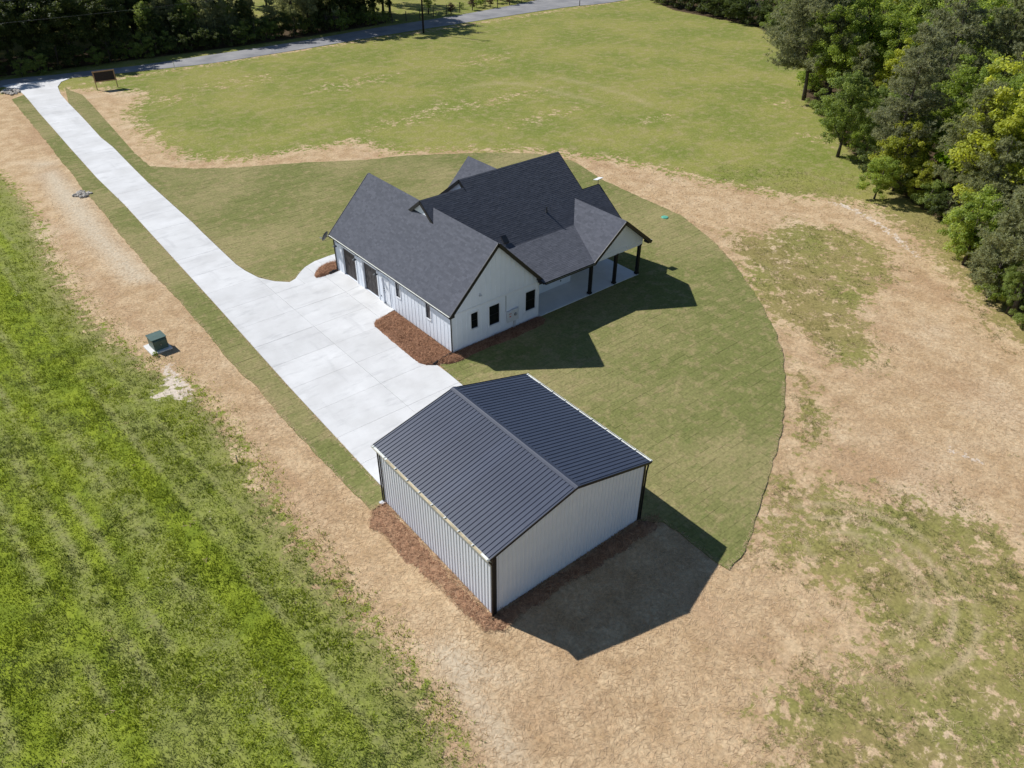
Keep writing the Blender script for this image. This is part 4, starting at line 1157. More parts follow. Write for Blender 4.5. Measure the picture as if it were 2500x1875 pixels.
# gutters with their hangers
for side, xe in ((-1, -OE - .004), (1, SW + OE + .004)):
    g_ = gutter(shop, (xe, -OG, SE + .005), (xe, SL + OG, SE + .005), (side, 0, 0), .13, .12, 'gutter_dirt' if side < 0 else 'gutter_in', 'gutter_in' if side < 0 else 'black')
    for j in range(10):
        yy = -OG + .08 + j * 1.0
        mb = MB(); mb.box(*sorted((xe + side * .004, xe + side * .132)), yy - .03, yy + .03, SE - .004, SE + .012); mb.build('gutter_hanger', M['gutter_in'], g_)
    mb = MB(); mb.box(*sorted((xe + side * .004, xe + side * .128)), -OG + .01, -OG + .5, SE - .030, SE - .018)
    mb.box(*sorted((xe + side * .004, xe + side * .128)), SL + OG - 1.3, SL + OG - .01, SE - .030, SE - .018); mb.build('gutter_end_bed', M['gutter_in'], g_)
# downspouts
mb = MB(); mb.tube([(-OE - .06, -.04, SE - .11), (-.10, -.09, 3.45), (-.055, -.085, 3.3), (-.055, -.085, .1), (-.15, -.2, .04)], [.045] * 5, 8); mb.build('downspout', M['black'], shop)
mb = MB(); mb.box(-.02, .17, -.085, -.036, .06, 3.65); mb.build('downspout', M['black'], shop)
mb = MB(); mb.tube([(SW + OE + .06, .02, SE - .11), (SW + .12, -.06, 3.45), (SW + .075, -.06, 3.3), (SW + .075, -.06, .1)], [.045] * 4, 8); mb.build('downspout', M['black'], shop)
mb = MB(); mb.tube([(-OE - .06, SL + .02, SE - .11), (-.075, SL + .05, 3.4), (-.075, SL + .05, .1)], [.04] * 3, 8); mb.build('downspout', M['black'], shop)
mb = MB(); mb.box(-.30, -.02, SL - .12, SL + .12, 0.0, .07); mb.build('splash_block', M['box_grey'], shop)

c_, s_ = math.cos(SHED['rot']), math.sin(SHED['rot'])
shw = lambda x, y: (SHED['x'] + c_ * x - s_ * y, SHED['y'] + s_ * x + c_ * y)
def edge_poly(pts, amp, seed):
    out = []
    r_ = random.Random(seed)
    for (ax_, ay_), (bx_, by_) in zip(pts[:-1], pts[1:]):
        n = max(1, int(math.hypot(bx_ - ax_, by_ - ay_) / .5))
        for k in range(n):
            out.append((ax_ + (bx_ - ax_) * k / n + r_.uniform(-amp, amp), ay_ + (by_ - ay_) * k / n + r_.uniform(-amp, amp)))
    return out + [pts[-1]]
SHED_BED = [shw(*q) for q in edge_poly([(-.9, 8.9), (-1.5, 8.2), (-1.35, 6), (-1.2, 3.5), (-1.0, 1.2), (-.9, -.4), (-.2, -1.0), (.5, -.95), (1.0, -.75), (4, -.85), (7, -.95), (9.5, -1.0), (10.3, -.5)], .12, 4)] + [shw(9.3, -.03), shw(-.03, -.03), shw(-.03, 8.95)]
mound('pine_straw_bed', SHED_BED, 0.11, 0.10, M['needle'], 'thin rusty pine straw strip along the foot of the white metal shed', 'mulch bed', -0.02, 0.16, (0.26, 0.135, 0.078), (0.42, 0.26, 0.16))
scatter('pine_straw_litter', [SHED_BED], 200, (0.12, 0.30), (0.008, 0.018), (0.03, 0.13), 0.5, lerp_cols((0.20, 0.09, 0.05), (0.52, 0.33, 0.20), 0.3), M['needle'])

# ------------------------------------------------------------------ loose ground cover: straw, grass
camxy = np.array(CAM['loc'][:2])
SITE_AX, SITE_AY = np.array(SITE['ax'][:2]), np.array(SITE['ay'][:2])
def inview(P, mx=1.06):
    q = np.column_stack([P - camxy, np.full(len(P), -CAM['loc'][2])])
    x, y, z = q @ np.array(CAM['right']), q @ np.array(CAM['up']), -(q @ np.array(CAM['back']))
    k = CAM['f']
    return (z > 1) & (np.abs(x / z * k) < 1250 * mx) & (np.abs(y / z * k) < 937 * mx)
HARD = [DR_OUT, SOD_POLYS[0], SOD_POLYS[1], [shw(-.0, 0), shw(SW, 0), shw(SW, SL), shw(0, SL)]]
def free(P):
    ok = inview(P)
    for q, m_ in zip(HARD, (.02, .16, .16, .02)): ok &= sdist(P, q) < m_
    return ok
def dist(P): return np.hypot(*(P - camxy).T)

def straw_keep(P):
    ok = free(P)
    i = np.where(ok)[0]
    Q = P[i]
    straw, lush, sand, pale, lit = regions(Q)
    pr = np.clip((straw + (fbm(Q, 1.0, 21, 3) - .5) * 1.4 - .38) * 3, 0, 1) * np.clip(1.25 - dist(Q) / 85, .10, 1) * np.where(pale > .5, .5, 1)
    out = np.zeros(len(P), bool)
    out[i] = rng.random(len(i)) < pr
    return out
def straw_cols(P):
    t = np.clip(rng.random((len(P), 1)) * .7 + (fbm(P, 3.0, 44, 3)[:, None] - .35), 0, 1)
    return (np.array([[0.46, 0.315, 0.185]]) * (1 - t) + np.array([[0.70, 0.54, 0.36]]) * t) * rng.uniform(.8, 1.15, (len(P), 1))
view_poly = [(-30, -25), (5, -32), (50, -5), (95, 50), (95, 88), (-12, 88), (-20, 20)]
near_poly = [tuple(site(np.array([a]), np.array([b]))[0]) for a, b in ((-22, 11), (22, 11), (30, 30), (45, 62), (-40, 62), (-28, 30))]
far_poly = [tuple(site(np.array([a]), np.array([b]))[0]) for a, b in ((-40, 62), (45, 62), (45, 84), (-60, 110), (-66, 100))]
scatter('straw_mulch', [near_poly], 110, (0.10, 0.28), (0.007, 0.015), (0.003, 0.022), 0.07, straw_cols, M['straw'], keep=straw_keep, zfun=lambda P: np.maximum(np.minimum(-0.03 + 0.05 * fbm(P, 2.5, 11, 3), 0.015), np.where(np.maximum(sdist(P, SOD_POLYS[0]), sdist(P, SOD_POLYS[1])) > 0, 0.042, -1)))
scatter('straw_mulch', [far_poly], 30, (0.15, 0.4), (0.014, 0.026), (0.01, 0.06), 0.3, straw_cols, M['straw'], keep=straw_keep)

def tufts(name, polys, dens, nb, hgt, spread, width, cols, keep, m='blade'):
    """clumps of upright pointed blades"""
    Ps = []
    for poly in polys:
        A = np.array(poly)
        lo, hi = A.min(0), A.max(0)
        P = lo + rng.random((int(dens * (hi - lo).prod()), 2)) * (hi - lo)
        Ps.append(P[sdist(P, poly) > 0])
    P = np.concatenate(Ps)
    ok, hs = keep(P)
    P, hs = P[ok], hs[ok]
    C = cols(P)
    n = len(P) * nb
    P, hs, C = np.repeat(P, nb, 0), np.repeat(hs, nb), np.repeat(C, nb, 0) * rng.uniform(.75, 1.3, (n, 1))
    th = rng.random(n) * 2 * np.pi
    r = rng.random(n) * spread * .5
    bx, by = P[:, 0] + np.cos(th) * r, P[:, 1] + np.sin(th) * r
    h = rng.uniform(hgt[0], hgt[1], n) * hs
    th2 = th + rng.uniform(-.8, .8, n)
    lean = rng.uniform(.3, 1.1, n) * h
    w = rng.uniform(width[0], width[1], n) / 2
    sx, sy = -np.sin(th2) * w, np.cos(th2) * w
    V = np.stack([np.stack([bx - sx, by - sy, np.zeros(n)], 1), np.stack([bx + sx, by + sy, np.zeros(n)], 1), np.stack([bx + np.cos(th2) * lean, by + np.sin(th2) * lean, h], 1)], 1).reshape(-1, 3)
    o = link(name, np_mesh(name, V, np.arange(3 * n).reshape(-1, 3), M[m], np.repeat(C, 3, 0)))
    return tag(o, kind='stuff')

def lush_keep(P):
    ok = free(P)
    i = np.where(ok)[0]
    Q = P[i]
    straw, lush, sand, pale, lit = regions(Q)
    dens = fbm(Q, .8, 61, 4)
    pr = np.clip(lush * 1.4 - .3, 0, 1) * np.clip((dens - .25) * 5, .45, 1) * (1 - .75 * wheel_lines(Q)) * np.clip(1.3 - dist(Q) / 70, .15, 1)
    pr = np.where(sand > .5, pr * .1, pr)
    out = np.zeros(len(P), bool)
    out[i] = rng.random(len(i)) < pr
    hs = np.ones(len(P))
    hs[i] = np.clip(.45 + (fbm(Q, .9, 62, 3) - .30) * 2.2, .5, 1.4)
    return out, hs
def lush_cols(P):
    t = np.clip((fbm(P, 2.6, 63, 4)[:, None] - .40) * 2.2 + rng.random((len(P), 1)) * .7, 0, 1)
    c = np.array([[0.175, 0.222, 0.020]]) * (1 - t) + np.array([[0.340, 0.395, 0.036]]) * t
    d_ = np.clip((fbm(P, 1.6, 64, 4)[:, None] - .54) * 6, 0, 1) * .45
    c = c * (1 - d_) + np.array([[0.270, 0.280, 0.150]]) * d_
    g = np.clip((-P[:, 1:2] - 17) / 8, 0, 1) * np.clip((fbm(P, 4.5, 65, 4)[:, None] - .38) * 4, 0, 1)
    c = c * (1 - .75 * g) + np.array([[0.180, 0.215, 0.105]]) * .75 * g
    w = wheel_lines(P)[:, None] * .8
    c = c * (1 - w) + np.array([[0.29, 0.28, 0.14]]) * w
    return c * rng.uniform(.60, 1.40, (len(P), 1))
lush_poly = [(-60, -20), (-24, -36), (-10, -36), (-8, -25), (-12, 0), (-14, 20), (-16, 60), (-45, 60)]
tufts('meadow_grass', [lush_poly], 130, 4, (0.05, 0.13), 0.26, (0.020, 0.050), lush_cols, lush_keep)

def patch_keep(P):
    ok = free(P)
    i = np.where(ok)[0]
    Q = P[i]
    straw, lush, sand, pale, lit = regions(Q)
    e = straw + (fbm(Q, 1.2, 71, 4) - .5) * 1.8
    pr = np.clip((.46 - e) * 4, 0, 1) * .8 * (lush < .5) * (sand < .5) * (1 - .85 * tracks_at(Q)) * np.clip(1.3 - dist(Q) / 75, .10, 1)
    out = np.zeros(len(P), bool)
    out[i] = rng.random(len(i)) < pr
    hs = np.ones(len(P))
    hs[i] = np.clip(.4 + fbm(Q, 1.5, 72, 3), .4, 1.2)
    return out, hs
def patch_cols(P):
    t = np.clip((fbm(P, 2.0, 73, 4)[:, None] - .35) * 3, 0, 1)
    return np.array([[0.130, 0.150, 0.042]]) * (1 - t) + np.array([[0.310, 0.270, 0.120]]) * t
right_poly = [tuple(site(np.array([a]), np.array([b]))[0]) for a, b in ((3, 11), (24, 11), (34, 40), (40, 74), (22, 78), (8, 60), (14, 36))]
tufts('field_grass', [right_poly], 70, 5, (0.05, 0.12), 0.22, (0.012, 0.028), patch_cols, patch_keep)

# ------------------------------------------------------------------ trees
def bezier(a, b, c, n):
    return [a * (1 - t) ** 2 + b * 2 * t * (1 - t) + c * t * t for t in (i / (n - 1) for i in range(n))]

def leaf_quads(C, R, n_per, size, r_, c0, c1, up=0.85, cvar=.25):
    """C (k,3) clump centres, R (k,) radii -> leaf diamonds"""
    k = len(C)
    n = k * n_per
    d = r_.normal(size=(n, 3))
    d /= np.linalg.norm(d, axis=1, keepdims=True)
    rad = r_.random((n, 1)) ** .45
    P = np.repeat(C, n_per, 0) + d * rad * np.repeat(R, n_per)[:, None] * np.array([1, 1, .72])
    N = d * .7 + r_.normal(size=(n, 3)) * .55 + np.array([0, 0, up])
    N /= np.linalg.norm(N, axis=1, keepdims=True)
    a = np.cross(N, r_.normal(size=(n, 3)))
    a /= np.linalg.norm(a, axis=1, keepdims=True)
    b = np.cross(N, a)
    s = r_.uniform(size[0], size[1], (n, 1)) / 2
    V = np.stack([P - a * s, P - b * s * .62, P + a * s, P + b * s * .62], 1).reshape(-1, 3)
    t = np.clip(np.repeat(r_.random(k), n_per) * .6 + r_.random(n) * .5 - .05, 0, 1)[:, None]
    col = (np.array([c0]) * (1 - t) + np.array([c1]) * t) * r_.uniform(1 - cvar, 1 + cvar, (n, 1))
    return V, np.arange(4 * n).reshape(-1, 4), np.repeat(col, 4, 0)

def hardwood(name, seed, H, R, base, clumps, n_per, size, c0, c1, lean=0.0):
    r_ = np.random.default_rng(seed)
    q = random.Random(seed)
    mb = MB()
    top = Vector((lean * H + q.uniform(-.3, .3), q.uniform(-.3, .3), H * .82))
    tr = bezier(Vector((0, 0, -.1)), Vector((q.uniform(-.3, .3), q.uniform(-.3, .3), H * .4)), top, 7)
    r0 = .013 * H + .03
    mb.tube(tr, [r0 * (1.25 if i == 0 else 1) * (1 - .85 * i / 6) + .01 for i in range(7)], 8)
    cz, hz = H * (base + 1) / 2, H * (1 - base) / 2
    lobes = r_.normal(size=(7, 3)); lobes /= np.linalg.norm(lobes, axis=1, keepdims=True)
    C = []
    while len(C) < clumps:
        d = r_.normal(size=3); d /= np.linalg.norm(d)
        amp = .72 + .38 * max(0, (lobes @ d).max() - .55) / .45
        rr = (r_.random() ** .38) * amp
        p_ = d * rr
        C.append((p_[0] * R + lean * H * .6, p_[1] * R, cz + p_[2] * hz * (1 if p_[2] > 0 else .95)))
    C = np.array(C)
    Rr = r_.uniform(.07, .17, clumps) * (R + 1.2)
    for i in r_.choice(clumps, 10, replace=False):
        e = Vector(C[i])
        f_ = tr[2 + int(q.random() * 4)]
        if e.z < f_.z: f_ = tr[1 + int(q.random() * 2)]
        mid = (f_ + e) / 2 + Vector((0, 0, .12 * R))
        mb.tube(bezier(f_, mid, e, 5), [r0 * .40, r0 * .32, r0 * .24, r0 * .16, .012], 5)
    V, F, col = leaf_quads(C, Rr, n_per, size, r_, c0, c1)
    return mb.mesh('trunk', M['bark'], True), np_mesh('crown', V, F, M['leaf'], col)

def pine(name, seed, H, R, base, c0, c1, tuft=.34, lean=0.0):
    r_ = np.random.default_rng(seed)
    q = random.Random(seed)
    mb = MB()
    top = Vector((lean * H, q.uniform(-.2, .2), H * .97))
    tr = bezier(Vector((0, 0, -.1)), Vector((lean * H * .3 + q.uniform(-.2, .2), 0, H * .5)), top, 9)
    r0 = .011 * H + .04
    mb.tube(tr, [r0 * (1.2 if i == 0 else 1) * (1 - .88 * i / 8) + .012 for i in range(9)], 8)
    T, Dn = [], []
    z = H * base
    while z < H * .98:
        f_ = (z - H * base) / (H * (1 - base))
        ln = R * (1.0 - .75 * f_ ** 1.5) * (0.65 + .35 * min(1, f_ * 5))
        for k in range(q.randint(3, 5)):
            a = q.uniform(0, 2 * math.pi)
            L_ = ln * q.uniform(.55, 1.12)
            i = z / H * 8
            c = tr[int(i)].lerp(tr[min(8, int(i) + 1)], i % 1)
            d = Vector((math.cos(a), math.sin(a), 0))
            e = c + d * L_ + Vector((0, 0, L_ * q.uniform(.05, .45) + f_ * .4))
            mid = c + d * L_ * .55 + Vector((0, 0, L_ * .05))
            br = bezier(c, mid, e, 5)
            mb.tube(br, [r0 * .28 * (1 - f_ * .6), r0 * .22 * (1 - f_ * .6), r0 * .16 * (1 - f_ * .6), .014, .008], 4, False)
            nt = max(8, int(L_ * 13))
            for j in range(nt):
                t = .32 + .68 * (j + q.random()) / nt
                p_ = c * (1 - t) ** 2 + mid * 2 * t * (1 - t) + e * t * t
                s_ = .16 + .30 * L_ * .3 * (1 - abs(t - .6))
                T.append((p_.x + q.gauss(0, s_), p_.y + q.gauss(0, s_), p_.z + q.gauss(0, s_ * .5) + .05))
                Dn.append((d.x * .6, d.y * .6, .75))
        z += q.uniform(.30, .52) * (1 + .02 * H)
    T, Dn = np.array(T), np.array(Dn)
    nb = 18
    n = len(T) * nb
    d = r_.normal(size=(n, 3)); d /= np.linalg.norm(d, axis=1, keepdims=True)
    d = d + np.repeat(Dn, nb, 0) * .65
    d /= np.linalg.norm(d, axis=1, keepdims=True)
    w = np.cross(d, r_.normal(size=(n, 3))); w /= np.linalg.norm(w, axis=1, keepdims=True)
    L_ = r_.uniform(.6, 1.1, (n, 1)) * tuft
    P = np.repeat(T, nb, 0)
    V = np.stack([P - w * .024, P + w * .024, P + d * L_ * .6 + w * .028, P + d * L_], 1).reshape(-1, 3)
    t = np.clip(np.repeat(r_.random(len(T)), nb) * .6 + r_.random(n) * .5 - .05, 0, 1)[:, None]
    col = (np.array([c0]) * (1 - t) + np.array([c1]) * t) * r_.uniform(.8, 1.2, (n, 1))
    return mb.mesh('trunk', M['bark'], True), np_mesh('crown', V, np.arange(4 * n).reshape(-1, 4), M['pine'], np.repeat(col, 4, 0))

G_BRIGHT = ((0.190, 0.270, 0.050), (0.390, 0.470, 0.110))
G_MID = ((0.150, 0.215, 0.056), (0.310, 0.380, 0.115))
G_YEL = ((0.300, 0.350, 0.045), (0.520, 0.550, 0.100))
G_LIME = ((0.240, 0.380, 0.012), (0.400, 0.560, 0.020))
G_DARK = ((0.055, 0.082, 0.026), (0.135, 0.172, 0.058))
G_PINE = ((0.170, 0.190, 0.112), (0.350, 0.365, 0.225))
G_PINE2 = ((0.185, 0.210, 0.108), (0.365, 0.385, 0.215))
PROTO = {
    'bright0': hardwood('t', 1, 14, 4.2, .14, 153, 148, (0.156, 0.281), *G_BRIGHT),
    'bright1': hardwood('t', 2, 15, 4.6, .20, 161, 148, (0.156, 0.281), *G_BRIGHT, lean=.05),
    'mid0': hardwood('t', 3, 12, 3.8, .10, 144, 148, (0.140, 0.257), *G_MID),
    'mid1': hardwood('t', 4, 15, 4.6, .22, 161, 148, (0.156, 0.281), *G_MID),
    'yellow': hardwood('t', 5, 12, 4.0, .10, 144, 148, (0.156, 0.281), *G_YEL),
    'lime': hardwood('t', 6, 6.5, 2.5, .06, 93, 148, (0.125, 0.218), *G_LIME),
    'young': hardwood('t', 7, 6.0, 2.4, .05, 85, 148, (0.117, 0.211), *G_BRIGHT),
    'young_yel': hardwood('t', 8, 6.2, 2.5, .05, 85, 148, (0.125, 0.218), (0.220, 0.260, 0.036), (0.420, 0.440, 0.075)),
    'dark0': hardwood('t', 9, 15, 4.6, .08, 161, 138, (0.187, 0.328), *G_DARK),
    'dark1': hardwood('t', 10, 13, 4.2, .06, 153, 138, (0.187, 0.328), *G_DARK),
    'pine0': pine('t', 11, 15, 3.6, .22, *G_PINE),
    'pine1': pine('t', 12, 16, 3.9, .30, *G_PINE2, lean=-.05),
    'pine3': pine('t', 18, 17, 6.6, .20, *G_PINE, tuft=.42, lean=-.12),
    'pine2': pine('t', 13, 11, 3.0, .08, *G_PINE2),
    'shrub': hardwood('t', 14, 2.6, 1.6, .02, 44, 108, (0.086, 0.156), *G_MID),
    'shrub_dark': hardwood('t', 15, 3.2, 1.9, .02, 51, 108, (0.101, 0.187), *G_DARK),
    'shrub_red': hardwood('t', 16, 1.9, .75, .25, 30, 78, (0.062, 0.117), (0.060, 0.045, 0.030), (0.150, 0.090, 0.070)),
    'shrub_bright': hardwood('t', 17, 2.2, 1.5, .02, 40, 108, (0.086, 0.156), *G_BRIGHT),
    'bare': None,
}
PH = {'bright0': 14, 'bright1': 15, 'mid0': 12, 'mid1': 15, 'yellow': 12, 'lime': 6.5, 'young': 6, 'young_yel': 6.2, 'dark0': 15, 'dark1': 13, 'pine0': 15, 'pine1': 16, 'pine3': 17, 'pine2': 11, 'shrub': 2.6, 'shrub_dark': 3.2, 'shrub_red': 1.9, 'shrub_bright': 2.2}
def tree(kind, x, y, H, label, cat='tree', group=None, rz=None, wide=1.0, name=None):
    tm, cm = PROTO[kind]
    nm = name or ('pine_tree' if kind.startswith('pine') else 'shrub' if kind.startswith('shrub') else 'leafy_tree')
    t = empty(nm, (x, y, 0), random.uniform(0, 6.28) if rz is None else rz, label, cat, group)
    s = H / PH[kind]
    t.scale = (s * wide, s * wide, s)
    link('trunk', tm, t)
    link('crown', cm, t)
    return t

for px_, (x, y), H, kind, label in SPECIAL:
    tree(kind, x, y, H, label, 'tree', rz=-.69 if kind == 'pine3' else None)

for (x, y), kind, H, label in EDGE_BUSHES:
    tree(kind, x, y, H, label, 'bush' if kind.startswith('shrub') else 'tree')

# the woods on the right: rows stepping back from the field edge
def along(line, d):
    for a, b in zip(line[:-1], line[1:]):
        L_ = math.hypot(b[0] - a[0], b[1] - a[1])
        if d <= L_: return (a[0] + (b[0] - a[0]) * d / L_, a[1] + (b[1] - a[1]) * d / L_), ((b[0] - a[0]) / L_, (b[1] - a[1]) / L_)
        d -= L_
    return line[-1], (1, 0)
EDGE = WOODS_R[2:13]
tot = sum(math.hypot(b[0] - a[0], b[1] - a[1]) for a, b in zip(EDGE[:-1], EDGE[1:]))
taken = [s_[1] for s_ in SPECIAL] + [s_[0] for s_ in EDGE_BUSHES]
rr = random.Random(5)
KIND = {'bright0': 'bright green leafy ', 'bright1': 'bright green leafy ', 'mid0': 'mid green leafy ', 'mid1': 'mid green leafy ', 'yellow': 'yellow green leafy ', 'dark0': 'dark leafy ', 'dark1': 'dark leafy ', 'pine0': 'grey green pine ', 'pine1': 'grey green pine ', 'pine2': 'soft bushy pine ', 'young': 'fresh green ', 'young_yel': 'yellowish green ', 'shrub': 'mid green ', 'shrub_bright': 'bright green ', 'shrub_dark': 'dark green '}
ROWS = [(1.0, 1.7, (('shrub', 1.8, 3.4), ('shrub_bright', 1.6, 3.2), ('shrub_dark', 2.2, 3.8)), 'bush along the field edge of the right hand woods', 'bush', 'bushes along the right hand woods'),
        (3.2, 4.0, (('young', 4, 7), ('young_yel', 4, 6.5), ('pine2', 5, 9), ('mid0', 6, 9)), 'young tree at the front of the right hand woods', 'tree', 'young trees fronting the right hand woods'),
        (7.5, 4.4, (('bright1', 10, 14), ('pine0', 11, 15), ('bright0', 10, 14), ('pine2', 9, 12), ('mid1', 10, 14), ('yellow', 9, 12)), 'tall tree standing inside the right hand woods', 'tree', 'tall trees of the right hand woods'),
        (12.5, 5.0, (('bright1', 13, 17), ('pine1', 14, 18), ('mid1', 13, 16), ('yellow', 11, 14), ('pine0', 14, 17)), 'tall tree standing inside the right hand woods', 'tree', 'tall trees of the right hand woods'),
        (19.0, 6.0, (('bright0', 15, 18), ('pine1', 16, 20), ('mid1', 15, 18), ('yellow', 13, 16)), 'tall tree standing inside the right hand woods', 'tree', 'tall trees of the right hand woods'),
        (27.0, 7.0, (('bright1', 16, 19), ('pine0', 16, 20), ('mid1', 16, 19)), 'tall tree standing inside the right hand woods', 'tree', 'tall trees of the right hand woods')]
for off, sp, kinds, lab, cat, grp in ROWS:
    d = rr.uniform(0, sp)
    while d < tot:
        (x, y), (tx, ty) = along(EDGE, d)
        o_ = off + rr.uniform(-.9, .9)
        x, y = x - ty * o_, y + tx * o_
        k, lo, hi = rr.choice(kinds)
        clear = 1.2 if off < 1 else 2.6
        if inview(np.array([[x, y]]), 1.35)[0] or off < 15:
            if all(math.hypot(x - a, y - b) > clear for a, b in taken):
                tree(k, x, y, rr.uniform(lo, hi), KIND[k] + lab, cat, KIND[k] + grp)
        d += sp * rr.uniform(.75, 1.3)

# dark hedge at the far right corner of the field
for i in range(9):
    f_ = i / 8
    x, y = 108.0 + (104.5 - 108.0) * f_ + rr.uniform(-.4, .4) + .8, 79.0 + (52.0 - 79.0) * f_
    tree('shrub_dark', x, y, rr.uniform(4.2, 6.0), 'dark bush in the far hedge where the field meets the woods', 'bush', 'dark bushes of the far hedge', wide=1.2)
for i in range(16):
    tree(rr.choice(('dark1', 'pine0', 'mid0')), 112 + rr.uniform(0, 9), 80 - i * 2.1 + rr.uniform(-1, 1), rr.uniform(10, 13), 'tall dark tree standing behind the far hedge', 'tree', 'trees behind the far hedge')

# the shaded forest across the road
def forest_row(off, sp, kinds, x0, x1):
    x = x0 + rr.uniform(0, sp)
    while x < x1:
        y = off + rr.uniform(-1.0, 1.0) + max(0, -x - 5) * .12
        k, lo, hi = rr.choice(kinds)
        low = k.startswith('shrub')
        if not (abs(x - 33) < 4.0 and y > 101):
            if low: lab, cat, g_ = KIND[k] + 'bush at the foot of the forest across the road', 'bush', KIND[k] + 'bushes at the foot of the forest across the road'
            else: lab, cat, g_ = KIND[k] + 'tree in the shaded forest across the road', 'tree', KIND[k] + 'trees of the forest across the road'
            tree(k, x, y, rr.uniform(lo, hi), lab, cat, g_)
        x += sp * rr.uniform(.7, 1.3)
forest_row(94.6, 2.2, (('shrub_dark', 2.2, 4.2), ('shrub', 2, 3.4), ('shrub_dark', 2.5, 4.0)), -34, 54)
for x0, x1, lo, hi in ((-36, 12, 10, 13), (36, 54, 11, 15)):
    forest_row(97.6, 3.6, (('dark1', lo, hi), ('pine2', lo, hi), ('dark0', lo, hi)), x0, x1)
forest_row(97.0, 4.2, (('pine2', 5.5, 7.5), ('dark1', 5, 7), ('mid0', 4.5, 6.5)), 13, 36)
for x, y, H in ((48.5, 97.6, 17.5), (53.0, 97.2, 18.5), (57.5, 99.0, 16.0)):
    tree('dark0', x, y, H, 'tall dark tree at the right end of the forest shading the road by the pole', 'tree', 'tall end trees of the forest across the road')
forest_row(103.0, 4.4, (('dark0', 11, 15), ('dark1', 10, 14), ('pine0', 12, 15)), -38, 55)
forest_row(109.5, 5.2, (('dark0', 14, 17), ('pine1', 14, 18), ('dark1', 13, 16)), -40, 54)
forest_row(117.0, 6.0, (('dark0', 15, 18), ('pine0', 15, 19), ('dark1', 14, 17)), -44, 52)
forest_row(126.0, 7.0, (('dark0', 16, 19), ('pine1', 16, 20)), -48, 50)
for i in range(9):
    tree('pine2' if i % 3 else 'mid0', 14 + i * 2.0 + rr.uniform(-.6, .6), 97.5 + rr.uniform(0, 4), rr.uniform(5.5, 9), 'thin young pine in the open edge of the forest across the road', 'tree', 'thin young trees at the open forest edge', wide=.75)

# ------------------------------------------------------------------ things along the road
px_, py_ = PT['pole']
pole = empty('utility_pole', (px_, py_, 0), 0, 'tall dark wooden utility pole beside the road', 'pole')
mb = MB(); mb.tube([(0, 0, -.3), (0, 0, 11.6)], [.16, .11], 12); mb.build('pole_shaft', M['pole_wood'], pole, True)
mb = MB(); mb.beam((-.9, .02, 11.0), (.9, .02, 11.0), .09, .11); mb.build('crossarm', M['pole_wood'], pole)
for x in (-.8, .8, 0):
    mb = MB(); mb.lathe([(.02, 0), (.05, .03), (.035, .07), (.045, .10), (.001, .12)], (x, .02, 11.06 if x else 11.6), 10); mb.build('insulator', M['box_grey'], pole)
for i, (za, zb, off) in enumerate(((11.7, 11.6, 0.0), (9.3, 9.2, 0.0))):
    n = 24
    a, b = Vector((px_, py_ + off, za)), Vector((-38, 84.0 + off, zb))
    pts = [a.lerp(b, k / n) - Vector((0, 0, 4 * .9 * (k / n) * (1 - k / n))) for k in range(n + 1)]
    mb = MB(); mb.tube(pts, [.013] * (n + 1), 5)
    mb.build('power_line', M['wire'], label=('upper thin overhead wire crossing in front of the dark forest', 'lower thin overhead wire crossing in front of the dark forest')[i], cat='overhead wire', group='overhead wires along the road')

# sign board
(ax_, ay_), (bx_, by_) = PT['signA'], PT['signB']
sg = empty('sign_board', ((ax_ + bx_) / 2, (ay_ + by_) / 2, 0), math.atan2(by_ - ay_, bx_ - ax_), 'blank dark sign board in a pale wooden frame beside the driveway entrance', 'sign')
hw = math.hypot(bx_ - ax_, by_ - ay_) / 2
for x in (-hw, hw):
    mb = MB(); mb.box(x - .05, x + .05, -.05, .05, -.2, 2.28); mb.build('post', M['wood_pale'], sg)
for z in (.98, 2.20):
    mb = MB(); mb.box(-hw - .10, hw + .10, -.085, -.051, z - .05, z + .09); mb.build('rail', M['wood_pale'], sg)
mb = MB(); mb.box(-hw + .051, hw - .051, -.04, .0, 1.0, 2.2); mb.build('panel', M['sign_board'], sg)
for x in (-hw, hw):
    mb = MB(); mb.box(x - .075, x + .075, -.10, -.0505, 1.075, 2.145); mb.build('stile', M['wood_pale'], sg)

px_, py_ = PT['post']
o = empty('marker_post', (px_, py_, 0), 0, 'slim white marker post with a dark cap on the near road verge', 'marker post')
mb = MB(); mb.lathe([(.045, -.1), (.05, 1.0), (.05, 1.05)], (0, 0, 0), 12); mb.build('post', M['pvc'], o)
mb = MB(); mb.lathe([(.055, 1.05), (.06, 1.35), (.03, 1.42), (.001, 1.43)], (0, 0, 0), 12); mb.build('cap', M['black'], o)

px_, py_ = PT['mail']
o = empty('mailbox', (px_, py_, 0), 0, 'white mailbox on a dark post at the road edge', 'mailbox')
mb = MB(); mb.box(-.05, .05, -.05, .05, -.2, 1.05); mb.build('post', M['pole_wood'], o)
mb = MB()
prof = [(-.10, 0), (.10, 0), (.10, .10)] + [(.10 * math.cos(t), .10 + .10 * math.sin(t)) for t in (math.pi * k / 8 for k in range(1, 8))] + [(-.10, .10)]
mb.slab([(x, -.25, 1.05 + z) for x, z in prof], (0, .5, 0)); mb.build('mail_box_body', M['pvc'], o)
mb = MB(); mb.box(.101, .112, -.05, -.02, 1.12, 1.32); mb.build('flag', M['red'], o)

